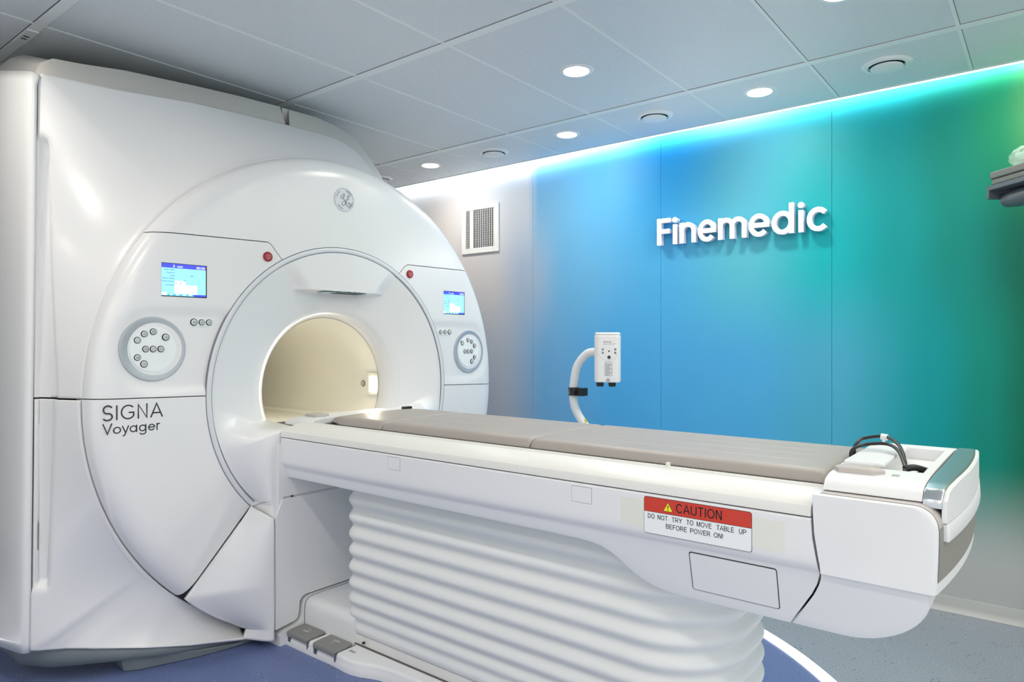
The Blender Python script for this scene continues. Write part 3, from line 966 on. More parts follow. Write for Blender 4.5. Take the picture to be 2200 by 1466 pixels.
# side cover on the near side ----------------------------------------------
def side_cover():
    plan = [(-3.012, 0.906), (-3.012, 0.899), (-3.016, 0.8935), (-3.024, 0.890), (-3.05, 0.884), (-3.10, 0.877), (-3.18, 0.872), (-3.30, 0.872), (-3.5, 0.876), (-3.9, 0.884), (-4.65, 0.90)]
    rows = []
    NZ = 60
    for i in range(NZ + 1):
        u = i / NZ
        row = []
        for x, y in plan:
            ztop = interp(x, [-4.65, -3.5, -3.3, -3.15, -3.05, -3.024, -3.016, -3.012], [2.43, 2.405, 2.375, 2.338, 2.318, 2.312, 2.308, 2.300])
            z = lerp(0.135, ztop, u)
            fl = 0.03 * (1 - ss(0.13, 0.42, z)) * ss(-3.03, -3.25, x) * -1
            inn = 0.012 * ss(ztop - 0.012, ztop, z)
            dy = (interp(z, [0.145, 0.6, 1.1, 1.7, 2.3], [0.896, 0.900, 0.905, 0.912, 0.918]) - 0.9095) * (1 - ss(-3.03, -3.3, x))
            row.append((x, y + fl + inn + dy, z))
        rows.append(row)
    MB().grid(rows).build('side_cover', M_WHITE, scanner, angle=60, solid=0.012)
side_cover()
# body behind the covers: outline carried back, with the joint in its top
def body_outline(t):
    """t=0 at x=-3.06, rising towards the back"""
    up = lerp(0, 0.115, t)
    return [(1.62, 0.22), (0.93, 0.22), (0.925, 1.0), (0.925, 2.30 + up), (0.94, 2.372 + up), (0.985, 2.402 + up), (1.08, 2.412 + up), (1.25, 2.437 + up * .7), (1.55, 2.460 + up * .5), (1.75, 2.473 + up * .3),
            (1.984, 2.482 + up * .2)], [(1.996, 2.480 + up * .2), (2.2, 2.484 + up * .2), (2.32, 2.470 + up * .2), (2.40, 2.447 + up * .2), (2.47, 2.415), (2.54, 2.362), (2.62, 2.285), (2.80, 2.085), (3.0, 1.80), (3.12, 1.5), (3.17, 1.1), (3.14, 0.7), (3.0, 0.42), (2.7, 0.22)]
def body():
    for k_ in (0, 1):
        rings = []
        for x, t, ins in ((-3.06, 0.0, 0.0), (-3.11, 0.05, 0.0), (-3.4, 0.9, 0), (-3.8, 1.0, 0), (-4.66, 1.0, 0), (-4.7, 1.0, 0.05)):
            o = body_outline(t)[k_]
            r = [(x, y + ins * (1 if y < yc else -1), z - ins * (1 if z > 1.0 else 0)) for y, z in o]
            e = o[-1] if k_ == 0 else o[0]
            r += [(x, e[0], 1.5)] if k_ == 0 else [(x, 2.60, 0.22)]
            if k_ == 0: r += [(x, 1.62, 1.5)]
            else: r += [(x, 2.60, 1.5), (x, e[0], 1.5)]
            rings.append(r)
        # front lip running down to the shroud edge
        MB().loft(rings).build('back_cover', M_BACK, scanner, angle=50)
    # sloped band from the front edge up to the body outline
    top = [(y, z, x) for (y, z, x) in OUT if z > 2.25]
    for seg in (0, 1):
        rows = []
        A = dense([p for p in OUT if p[1] > 2.1 and p[0] < 2.75][1:], 0.02)
        full = body_outline(0)[0][3:] + body_outline(0)[1][:8]
        r0, r1 = ([(-3.012, 0.912, 2.298)], [(-3.06, 0.9265, 2.335)]) if seg == 0 else ([], [])
        for (y, z, x) in A:
            ok = (y <= 1.99) if seg == 0 else (y >= 1.993)
            if not ok: continue
            ys = [p[0] for p in full]; zs = [p[1] for p in full]
            y2 = y + interp(y, [0.92, 1.3, 1.9, 2.3, 2.5, 2.7], [0.012, 0.02, 0.03, 0.04, 0.05, 0.05])
            if seg == 0: y2 = min(y2, 1.984)
            r0.append((x - 0.004, y, z - 0.004)); r1.append((-3.06, y2, interp(y2, ys, zs)))
        rows = [r0, [tuple(lerp(a, b, .5) for a, b in zip(p, q)) for p, q in zip(r0, r1)], r1]
        MB().grid(rows).build('top_band', M_BACK, scanner, angle=60)
body()
# plinth and foot ------------------------------------------------------------
pl_w = [(-4.6, 0.905, 0.062, 0.2), (-3.11, 0.905, 0.062, 0.17), (-3.0, 0.965, 0.062, 0.15), (-2.95, 1.02, 0.062, 0.14), (-2.90, 1.085, 0.062, 0.128), (-2.875, 1.12, 0.061, 0.118), (-2.835, 1.19, 0.058, 0.10), (-2.80, 1.26, 0.052, 0.09), (-2.775, 1.40, 0.036, 0.055), (-2.745, 1.56, 0.02, 0.028)]
MB().grid([[(x, y, lerp(z0, z1, t_)) for x, y, z0, z1 in pl_w] for t_ in (0, 0.5, 1)]).build('plinth', M_PLINTH, scanner, solid=0.02)
ft = [(-2.95, 1.17), (-2.865, 1.165), (-2.83, 1.205), (-2.80, 1.285), (-2.755, 1.41), (-2.722, 1.56), (-2.72, 1.655), (-2.95, 1.655)]
MB().loft([[(x + 0.0, y + 0.0, 0.0) for x, y in ft], [(x + 0.004, y - 0.015, z) for (x, y), z in zip(ft, (0.064, 0.064, 0.062, 0.056, 0.034, 0.016, 0.016, 0.05))]]).build('foot', M_PLINTH, scanner, bevel=0.006)
MB().box((-3.092, 0.900, 0.064), (-3.088, 0.906, 0.15)).build('plinth_joint', M_SEAM, scanner)

# controls -------------------------------------------------------------------
def emblem():
    xs = XF
    pl = P_face(xs)
    mb = MB()
    c = (2.106, 1.986)
    mb.lathe((xs + fx(c[0]), c[0], c[1]), [(0.0585, -0.004), (0.0585, 0.003), (0.055, 0.005), (0.0525, 0.004), (0.0525, 0.002), (0.0003, 0.0025)], 'X', 48)
    o = mb.build('emblem', M_RING, scanner, angle=40)
    s = MB(); k_ = 0.0026; g = 0.0036
    def P(pts): return [(c[0] + a * k_, c[1] + b * k_) for a, b in pts]
    def sp(pts, n=8):
        out = []
        for i in range(len(pts) - 1):
            p0 = pts[max(i - 1, 0)]; p1 = pts[i]; p2 = pts[i + 1]; p3 = pts[min(i + 2, len(pts) - 1)]
            for q in range(n):
                t_ = q / n
                out.append(tuple(0.5 * (2 * b_ + (c_ - a_) * t_ + (2 * a_ - 5 * b_ + 4 * c_ - d_) * t_ ** 2 + (3 * b_ - a_ - 3 * c_ + d_) * t_ ** 3) for a_, b_, c_, d_ in zip(p0, p1, p2, p3)))
        out.append(pts[-1]); return out
    gg = sp([(-7, 8), (-9, 4), (-6, 1), (-2, 4), (0, 9), (-2, 11), (-4, 7), (-2, 1), (0, -1), (2, -5), (-2, -11), (-6, -9), (-5, -5), (0, -2), (4, 1)])
    ee = sp([(9.5, 5), (10.5, 8), (8, 9), (6, 5), (7.5, 2), (10, 2.5), (6, 1), (3.5, -4), (5, -10), (10, -11.5), (13, -7), (10, -4), (8, -7)])
    for pth in (gg, ee): stroke(s, P(pth), 0.0024, pl, g - 0.001, g + 0.0006)
    for a0 in (35, 125, 215, 305): stroke(s, [(c[0] + 0.046 * cos(radians(a0 + q * 5.5)) * 1, c[1] + 0.046 * sin(radians(a0 + q * 5.5))) for q in range(9)], 0.0026, pl, g - 0.001, g + 0.0004)
    s.build('monogram', M_RINGEDGE, o)
emblem()

def lettering():
    # thin rounded single-stroke capitals and lower case
    pl = P_face(XF)
    mb = MB(); wd = 0.0052; d0, d1 = 0.0, 0.0008
    B, H = 1.006, 0.055
    def S(p): stroke(mb, p, wd, pl, d0, d1, round_caps=True)
    y = 1.036
    # S
    S(arc(y + 0.017, B + H - 0.0145, 0.0150, 35, 262, 14, 0.0145)[:] + arc(y + 0.016, B + 0.0145, 0.0158, 78, -145, 14, 0.0130))
    S([(y + 0.0475, B + 0.0025), (y + 0.0475, B + H - 0.002)])
    cx = y + 0.087
    S(arc(cx, B + H / 2, 0.0235, 48, 325, 20, 0.0250) + [(cx + 0.0195, B + H / 2 - 0.002), (cx + 0.004, B + H / 2 - 0.002)])
    S([(y + 0.123, B + 0.002), (y + 0.123, B + H - 0.002), (y + 0.154, B + 0.002), (y + 0.154, B + H - 0.002)])
    S([(y + 0.169, B + 0.002), (y + 0.190, B + H - 0.002), (y + 0.211, B + 0.002)]); S([(y + 0.176, B + 0.017), (y + 0.204, B + 0.017)])
    # second line
    wd = 0.0042
    B = 0.956; xh = 0.0255; H = 0.040
    def S2(p): stroke(mb, p, wd, pl, d0, d1, round_caps=True)
    y = 1.037
    S2([(y, B + H - 0.002), (y + 0.0145, B + 0.001), (y + 0.029, B + H - 0.002)])
    def ring(x, w_): return ringpts((x, B + xh / 2), w_, 24, xh / 2 - 0.002)
    S2(ring(y + 0.0475, 0.0118))
    S2([(y + 0.066, B + xh), (y + 0.0765, B + 0.002)]); S2([(y + 0.087, B + xh), (y + 0.0735, B - 0.0085), (y + 0.068, B - 0.0100)])
    S2(ring(y + 0.1045, 0.0112)); S2([(y + 0.116, B + 0.001), (y + 0.116, B + xh)])
    S2(ring(y + 0.1375, 0.0112)); S2([(y + 0.149, B + xh), (y + 0.149, B - 0.003)] + arc(y + 0.138, B - 0.003, 0.011, 0, -150, 10, 0.0078))
    S2([(y + 0.1595, B + xh / 2 + 0.0005), (y + 0.1815, B + xh / 2 + 0.0005)] + arc(y + 0.1705, B + xh / 2, 0.011, 5, 320, 18, xh / 2 - 0.002))
    S2([(y + 0.1905, B + 0.001), (y + 0.1905, B + xh)]); S2([(y + 0.1905, B + xh - 0.007)] + arc(y + 0.1985, B + xh - 0.0085, 0.0075, 160, 80, 6))
    mb.build('lettering', M_INK, scanner)
lettering()

def stop_button(y, z, s=1.0):
    x = XF + fx(y)
    mb = MB().lathe((x, y, z), [(0.0215 * s, -0.002), (0.0215 * s, 0.006), (0.019 * s, 0.009), (0.0165 * s, 0.0095), (0.0155 * s, 0.0085), (0.0003, 0.0085)], 'X', 36)
    o = mb.build('stop_button', M_RED, scanner, angle=50)
    s2 = MB(); pl = P_face(XF); d = 0.0085
    tri = [(y - 0.0085 * s, z + 0.0055 * s), (y + 0.0085 * s, z + 0.0055 * s), (y, z - 0.0095 * s), (y - 0.0085 * s, z + 0.0055 * s)]
    stroke(s2, tri, 0.0016, pl, d, d + 0.0006); stroke(s2, [(y, z + 0.003 * s), (y, z - 0.004 * s)], 0.0016, pl, d, d + 0.0006)
    stroke(s2, ringpts((y, z), 0.0115 * s, 24), 0.0012, pl, d, d + 0.0006)
    s2.build('symbol', mat('button_pink_mark', (214, 140, 140), 0.5, noise=0.01), o)
stop_button(1.697, 1.671); stop_button(2.528, 1.657)

def push_button(parent, y, z, x, r=0.0125, icon=0):
    mb = MB()
    mb.lathe((x + fx(y), y, z), [(r, -0.003), (r, 0.0022), (r * 0.95, 0.0032), (r * 0.76, 0.0032)], 'X', 26, 1, caps=False)
    mb.lathe((x + fx(y), y, z), [(r * 0.77, 0.0), (r * 0.77, 0.0038), (r * 0.70, 0.0046), (0.0003, 0.0046)], 'X', 26, 0)
    pl = P_face(x); d0, d1 = 0.0046, 0.0051
    stroke(mb, ringpts((y, z), r * 0.46, 18), 0.0013, pl, d0, d1, 1)
    q = r * 0.22
    ic = [[[(y - q, z), (y + q, z)]], [[(y, z - q), (y, z + q)], [(y - q, z), (y + q, z)]], [[(y - q, z - q), (y + q, z + q)], [(y - q, z + q), (y + q, z - q)]], [[(y + q, z + q), (y - q, z), (y + q, z - q)]], [[(y - q, z + q), (y + q, z), (y - q, z - q)]]][icon % 5]
    for p in ic: stroke(mb, p, 0.0014, pl, d0, d1, 1)
    mb.build('push_button', [M_LABELWHITE, M_DARK], parent, angle=40)

def dial(cy, cz, btns, mirror):
    xb = XF - 0.009
    x = xb + fx(cy)
    mb = MB().lathe((x, cy, cz), [(0.125, -0.002), (0.1248, 0.003), (0.1235, 0.0048), (0.1215, 0.005), (0.0892, -0.003), (0.0880, -0.0035)], 'X', 72, caps=False)
    o = mb.build('control_dial', M_DIAL, scanner, angle=50)
    m2 = MB().disc((x, cy, cz), 0.0878, 'X', -0.004, 0.0018, 60)
    stroke(m2, arc(cy, cz - 0.004, 0.042, -150, -20, 20) if not mirror else arc(cy, cz - 0.004, 0.042, -160, -30, 20), 0.0012, P_face(xb), 0.0015, 0.0021, 1)
    m2.build('dial_plate', [M_LABELWHITE, M_TBAR], o)
    for i, (y, z, r) in enumerate(btns): push_button(o, y, z, xb + 0.0018, r, i)
    return o
BL = [(1.158, 1.303, .0128), (1.183, 1.327, .0125), (1.216, 1.336, .0125), (1.263, 1.315, .0138), (1.188, 1.269, .0125), (1.216, 1.269, .0125), (1.245, 1.269, .0125), (1.158, 1.237, .0125), (1.182, 1.212, .0138)]
dial(1.2175, 1.269, BL, False)
BR = [(2.942, 1.288, .0138), (2.990, 1.306, .0125), (3.022, 1.297, .0125), (3.047, 1.272, .0128), (2.964, 1.239, .0125), (2.992, 1.239, .0125), (3.022, 1.239, .0125), (3.047, 1.204, .0125), (3.023, 1.180, .0138)]
dial(2.998, 1.238, BR, True)

def cluster(ys, z):
    xb = XF - 0.0088
    a, b = ys[0][0] - 0.017, ys[-1][0] + 0.017
    mb = MB(); poly(mb, rrect(a, z - 0.0175, b, z + 0.0175, 0.017), P_face(xb), -0.002, 0.0022)
    o = mb.build('button_strip', M_TBAR, scanner, angle=40)
    for i, (y, r) in enumerate(ys): push_button(o, y, z, xb + 0.0018, r, i + 2)
cluster([(1.374, .0148), (1.406, .0126), (1.4365, .0130)], 1.376)
cluster([(2.768, .0126), (2.801, .0126), (2.836, .0145)], 1.351)

def display(y0, y1, z0, z1):
    x = XF
    mb = MB()
    pl = P_face(x)
    poly(mb, [(y0, z0), (y1, z0), (y1, z1), (y0, z1)], pl, -0.004, 0.0006)
    o = mb.build('display', M_BLACKINK, scanner)
    W, Hh = y1 - y0, z1 - z0
    X = lambda u: y0 + u * W
    Z = lambda v: z1 - v * Hh
    def rect(m_, u0, v0, u1, v1, d, mi): poly(m_, [(X(u0), Z(v1)), (X(u1), Z(v1)), (X(u1), Z(v0)), (X(u0), Z(v0))], pl, d - 0.0002, d, mi)
    s = MB()
    rect(s, 0.0, 0.015, 0.975, 0.965, 0.0009, 0)
    rect(s, 0.0, 0.015, 0.975, 0.145, 0.0012, 1)
    rect(s, 0.0, 0.915, 0.975, 0.975, 0.0012, 3)
    rect(s, 0.70, 0.915, 0.975, 0.975, 0.0014, 1)
    rect(s, 0.28, 0.52, 0.52, 0.64, 0.0012, 2)
    rect(s, 0.275, 0.64, 0.78, 0.915, 0.0013, 2)
    rect(s, 0.0, 0.88, 0.12, 0.965, 0.0014, 2)
    rect(s, 0.12, 0.925, 0.124, 0.975, 0.0016, 4)
    rect(s, 0.36, 0.855, 0.74, 0.862, 0.0015, 5)
    for u in (0.30, 0.40): rect(s, u, 0.565, u + 0.015, 0.605, 0.0015, 4)
    rect(s, 0.50, 0.575, 0.515, 0.59, 0.0015, 4); rect(s, 0.395, 0.525, 0.402, 0.54, 0.0015, 4)
    rect(s, 0.04, 0.84, 0.05, 0.855, 0.0015, 4)
    for u in (0.17, 0.31, 0.46, 0.59): rect(s, u, 0.93, u + 0.065, 0.96, 0.0016, 2)
    T = 0.0017
    text(s, '0  mm', X(0.245), X(0.455), Z(0.125), pl, T, 2, h=0.078 * Hh)
    text(s, '00:00', X(0.76), X(0.955), Z(0.128), pl, T, 2, h=0.078 * Hh)
    for tx, u0, u1, v in (('Patient Name', 0.045, 0.28, 0.215), ('Patient ID', 0.11, 0.28, 0.305), ('Exam', 0.19, 0.28, 0.392), ('Patient Weight', 0.02, 0.275, 0.475), ('Patient Position', 0.005, 0.275, 0.562), ('Landmark', 0.09, 0.27, 0.672), ('DOB', 0.62, 0.69, 0.375), ('kg', 0.485, 0.525, 0.52)):
        text(s, tx, X(u0), X(u1), Z(v), pl, T, 4, h=0.040 * Hh)
    s.build('screen', [M_SCREEN_BG, M_SCREEN_BLUE, M_SCREEN_WHITE, M_SCREEN_TAB, M_SCREEN_INK, M_BASEB], o)
display(1.244, 1.424, 1.475, 1.607)
display(2.783, 2.954, 1.452, 1.583)

# ================================================================== PATIENT TABLE
table = thing('patient_table', 'long white patient table on a ribbed bellows column, docked into the scanner', 'patient table', (-1.5, 2.104, 0))
YN, YFAR = 1.69, 2 * yc - 1.69
SEAM = [(0.60, -0.512), (0.628, -0.493), (0.66, -0.474), (0.692, -0.453), (0.717, -0.440), (0.735, -0.4325), (0.752, -0.429), (0.765, -0.4285), (0.779, -0.430), (0.80, -0.434), (0.836, -0.441), (0.89, -0.4445), (0.945, -0.446)]
def xseam(z): return interp(z, [p[0] for p in SEAM], [p[1] for p in SEAM])
def ring_profile(zb):
    near = [(YN + 0.03, 0.8845), (YN + 0.004, 0.8845), (YN, 0.880), (YN, 0.86), (YN, 0.84), (YN, 0.815), (YN, 0.795), (YN + 0.0008, 0.782), (YN + 0.004, 0.770), (YN + 0.012, 0.760)]
    zs = [lerp(0.752, zb + 0.012, i / 5) for i in range(6)]
    for z in zs: near.append((YN + 0.016 + 0.034 * ((0.752 - z) / (0.752 - 0.617)), z))
    yb = near[-1][0]
    near += [(yb + 0.003, zb + 0.004), (yb + 0.012, zb)]
    return near
def table_body():
    rings = []
    st = [(-2.600, 0.712), (-2.59, 0.712), (-2.2, 0.712), (-1.6, 0.712), (-1.2, 0.712), (-1.10, 0.711), (-1.06, 0.708), (-1.03, 0.702), (-1.0, 0.690), (-0.975, 0.674), (-0.95, 0.655), (-0.925, 0.637), (-0.90, 0.624), (-0.87, 0.614), (-0.84, 0.608), (-0.80, 0.605), (-0.72, 0.605), (-0.62, 0.605), (-0.54, 0.605), (-0.48, 0.605), (-0.445, 0.605)]
    for x, zb in st:
        n = ring_profile(zb)
        r = []
        wgt = ss(-0.8, -0.445, x)
        for y, z in n: r.append((x + wgt * (xseam(z) + 0.445 - 0.002), y, z))
        for y, z in n[::-1]: r.append((x + wgt * (xseam(z) + 0.445 - 0.002), 2 * yc - y, z))
        rings.append(r)
    MB().loft(rings).build('table_body', M_WHITE2, table, angle=38)
table_body()
MB().box((-2.59, YN + 0.03, 0.86), (-0.44, YFAR - 0.03, 0.92)).build('table_frame', M_SEAM, table)
# side rails with a lip
def rail(side):
    prof = [(YN + 0.001, 0.8885), (YN + 0.0015, 0.900), (YN + 0.006, 0.912), (YN + 0.02, 0.922), (YN + 0.07, 0.934), (YN + 0.105, 0.9385), (YN + 0.109, 0.9445), (YN + 0.118, 0.9445), (YN + 0.119, 0.930), (YN + 0.125, 0.922), (YN + 0.125, 0.8885)]
    if side < 0: prof = [(2 * yc - y, z) for y, z in prof]
    MB().prism(prof, 'X', -2.603, -0.4465).build('side_rail', M_CREAM, table, angle=30)
rail(1); rail(-1)
# end shell
def bow(y): return 0.028 * max(0.0, 1 - ((y - yc) / 0.42) ** 2)
def end_shell():
    sec = [(xseam(z) + 0.0035, z) for z in (0.945, 0.90, 0.85, 0.80, 0.779, 0.765, 0.760)]
    sec = [(xseam(0.945) + 0.0035, 0.945)] + sec[1:]
    outer = [(-0.197, 0.760), (-0.196, 0.78), (-0.194, 0.83), (-0.193, 0.87)] + arc(-0.238, 0.90, 0.045, 0, 90, 8) + [(-0.30, 0.945), (-0.38, 0.945)]
    poly_ = sec + outer
    rings = []
    ys = [YN, YN + 0.004, YN + 0.012] + [lerp(YN + 0.03, YFAR - 0.03, i / 20) for i in range(21)] + [YFAR - 0.012, YFAR - 0.004, YFAR]
    for y in ys:
        d = min(y - YN, YFAR - y)
        ins = 0.008 * (1 - sqrt(max(0, 1 - (1 - min(1, d / 0.012)) ** 2)))
        ring = []
        for x, z in poly_:
            wgt = ss(-0.43, -0.20, x)
            ring.append((x - ins * (wgt) + bow(y) * wgt, y, z - ins * (0.5 if z > 0.93 else 0)))
        rings.append(ring)
    MB().loft(rings).build('end_shell', M_WHITE2, table, angle=38)
    # belly below
    def prof_at(x):
        n = []
        zb = 0.605 if x < -0.40 else 0.605 + (0.150) * (1 - sqrt(max(0, 1 - ((x + 0.40) / 0.195) ** 2)))
        return zb
    rings = []
    for x in [-0.445, -0.43, -0.42, -0.40, -0.38, -0.36, -0.34, -0.32, -0.30, -0.28, -0.265, -0.25, -0.238, -0.228, -0.22, -0.214, -0.210]:
        zb = min(prof_at(x), 0.745)
        pr = []
        for i in range(10):
            z = lerp(0.7575, zb + 0.012, i / 9)
            pr.append((YN + 0.010 + 0.040 * ((0.7575 - z) / (0.7575 - 0.617)), z))
        pr += [(pr[-1][0] + 0.004, zb + 0.004), (pr[-1][0] + 0.014, zb)]
        wgt = 1 - ss(-0.445, -0.42, x)
        r = []
        for y, z in pr: r.append((x + (xseam(z) + 0.0035 + 0.445) * wgt if wgt > 0 else x, y, z))
        for y, z in pr[::-1]: r.append((x + (xseam(z) + 0.0035 + 0.445) * wgt if wgt > 0 else x, 2 * yc - y, z))
        rings.append(r)
    MB().loft(rings).build('end_belly', M_WHITE2, table, angle=38)
    # shade of the shell top painted as a grey strip, carried round its end
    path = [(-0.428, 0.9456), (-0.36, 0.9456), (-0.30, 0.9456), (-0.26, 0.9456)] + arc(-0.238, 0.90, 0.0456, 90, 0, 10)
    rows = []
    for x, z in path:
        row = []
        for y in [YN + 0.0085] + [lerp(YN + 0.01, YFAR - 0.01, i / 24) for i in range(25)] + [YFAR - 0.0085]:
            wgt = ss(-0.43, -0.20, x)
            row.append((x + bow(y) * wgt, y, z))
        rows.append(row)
    MB().grid(rows).build('shell_shade_strip', M_SHADESTRIP, table, angle=60)
    # grey end plate
    rows = []
    for i in range(17):
        z = lerp(0.785, 0.901, i / 16)
        row = []
        for j in range(33):
            y = lerp(YN + 0.0105, YFAR - 0.0105, j / 32)
            xs = interp(z, [0.76, 0.78, 0.83, 0.87, 0.90, 0.925, 0.945], [-0.197, -0.196, -0.194, -0.193, -0.193, -0.2, -0.24])
            row.append((xs + bow(y) + 0.001, y, z))
        rows.append(row)
    MB().grid(rows).build('end_plate', M_GREYPANEL, table, angle=60)
end_shell()
# end block with silver bar, tray and handle flaps
def block_prof(o=0.0, bot=0.9475):
    n = [(YN + 0.040 - o, bot), (YN + 0.042 - o, 0.955), (YN + 0.062 - o, 0.972 + o), (YN + 0.095, 0.9795 + o), (YN + 0.18, 0.985 + o), (yc, 0.987 + o)]
    return n + [(2 * yc - y, z) for y, z in n[:-1][::-1]]
def end_block():
    mb = MB()
    # front deck, near strip, far strip and back bar leave the tray open
    def sec(y0, y1, x0, x1):
        full = block_prof()
        ztop = lambda y: interp(y, [p[0] for p in full], [p[1] for p in full])
        ys = sorted(set([y0, y1] + [p[0] for p in full if y0 < p[0] < y1]))
        pr = [(y0, 0.9475)] + [(y, ztop(y)) for y in ys] + [(y1, 0.9475)]
        if ztop(y0) < 0.949: pr = pr[1:]
        if ztop(y1) < 0.949: pr = pr[:-1]
        mb.prism(pr, 'X', x0, x1)
    sec(YN + 0.040, YN + 0.20, -0.430, -0.225)
    sec(2 * yc - YN - 0.20, 2 * yc - YN - 0.040, -0.430, -0.225)
    sec(YN + 0.20, 2 * yc - YN - 0.20, -0.430, -0.355)
    sec(YN + 0.20, 2 * yc - YN - 0.20, -0.245, -0.225)
    mb.box((-0.36, YN + 0.19, 0.9475), (-0.24, 2 * yc - YN - 0.19, 0.952))
    mb.build('end_block', M_WHITE2, table, bevel=0.004, angle=40)
    # raised box on the deck
    b2 = MB().box((-0.425, YN + 0.225, 0.984), (-0.33, 2 * yc - YN - 0.225, 0.994))
    b2.build('deck_lid', M_WHITE2, table, bevel=0.004)
    def bar(y0, x0, x1, o, name, m, zb):
        full = [(y, z) for y, z in block_prof(o, zb)]
        ztop = lambda y: interp(y, [p[0] for p in full], [p[1] for p in full])
        rings = []
        ya, yb2 = full[0][0], full[-1][0]
        for y in [ya, ya + 0.001, ya + 0.002] + [lerp(ya + 0.004, yb2 - 0.004, (1 - cos(pi * i / 60)) / 2) for i in range(61)] + [yb2 - 0.002, yb2 - 0.001, yb2]:
            zt = max(ztop(y), zb + 0.004); e = 0.0025
            k2 = lambda x: x + bow(y) * ss(-0.24, -0.2, x)
            rings.append([(k2(x0), y, zb), (k2(x0), y, zt - e), (k2(x0 + e), y, zt), (k2(x1 - e), y, zt), (k2(x1), y, zt - e), (k2(x1), y, zb)])
        MB().loft(rings).build(name, m, table, angle=40)
    bar(0, -0.226, -0.1945, 0.003, 'silver_bar', M_SILVER, 0.938)
    bar(0, -0.195, -0.185, 0.001, 'handle_flap', M_WHITE2, 0.908)
    # lower flap
    rings = []
    for y in [YN + 0.043, YN + 0.047] + [lerp(YN + 0.06, 2 * yc - YN - 0.06, j / 24) for j in range(25)] + [2 * yc - YN - 0.047, 2 * yc - YN - 0.043]:
        e = 0.003 if abs(y - yc) > 0.368 else 0
        rings.append([(x + bow(y), y, z) for x, z in ((-0.1935, 0.8665 + e), (-0.184 - e, 0.866 + e), (-0.1815 - e, 0.870 + e), (-0.1835 - e, 0.902 - e), (-0.186, 0.9055 - e), (-0.1935, 0.9055 - e))])
    MB().loft(rings).build('handle_flap', M_WHITE2, table, angle=40)
    # grips
    for xg, nm in ((-0.372, 0),):
        mb = MB()
        pts = [(xg - 0.055, YN + 0.135), (xg - 0.04, YN + 0.112), (xg + 0.035, YN + 0.115), (xg + 0.058, YN + 0.14), (xg + 0.045, YN + 0.165), (xg - 0.045, YN + 0.165)]
        mb.loft([[(x, y, 0.978) for x, y in pts], [(x, y, 0.9915) for x, y in pts], [(xg + (x - xg) * 0.8, yc - 0.28 + (y - yc + 0.28) * 0.8, 0.9955) for x, y in pts]])
        mb.build('grip', M_GRIP, table, bevel=0.003)
    MB().box((-0.30, YN + 0.13, 0.9815), (-0.285, YN + 0.15, 0.9835)).build('deck_mark', M_BASEB, table)
end_block()
# cradle with head-end block
cr = MB()
cr.prism([(1.838, 0.925), (1.85, 0.9335), (2 * yc - 1.85, 0.9335), (2 * yc - 1.838, 0.925), (2 * yc - 1.86, 0.915), (1.86, 0.915)], 'X', -2.56, -0.44)
cr.build('cradle', M_DARK, table)
def head_block():
    mb = MB()
    prof = [(1.80, 0.924), (1.803, 0.938), (1.82, 0.950), (1.87, 0.957), (yc, 0.958), (2 * yc - 1.87, 0.957), (2 * yc - 1.82, 0.950), (2 * yc - 1.803, 0.938), (2 * yc - 1.80, 0.924)]
    rings = []
    for x, k_ in ((-2.745, 0.72), (-2.738, 0.86), (-2.71, 0.97), (-2.66, 1.0), (-2.54, 1.0)):
        rings.append([(x, yc + (y - yc) * (1 if k_ > .9 else 0.985), 0.924 + (z - 0.924) * k_) for y, z in prof])
    mb.loft(rings).build('head_block', M_WHITE2, table, angle=45)
    pts = [(-2.70, 1.90), (-2.685, 1.868), (-2.60, 1.868), (-2.585, 1.90), (-2.60, 1.94), (-2.69, 1.94)]
    MB().loft([[(x, y, 0.955) for x, y in pts], [(x, y, 0.968) for x, y in pts]]).build('grip', M_GRIP, table, bevel=0.003)
    MB().box((-2.63, 2 * yc - 1.80, 0.935), (-2.47, 2 * yc - 1.74, 0.945)).box((-2.63, 2 * yc - 1.80, 0.945), (-2.60, 2 * yc - 1.75, 0.963)).build('strap_latch', M_DARK, table, bevel=0.004)
head_block()

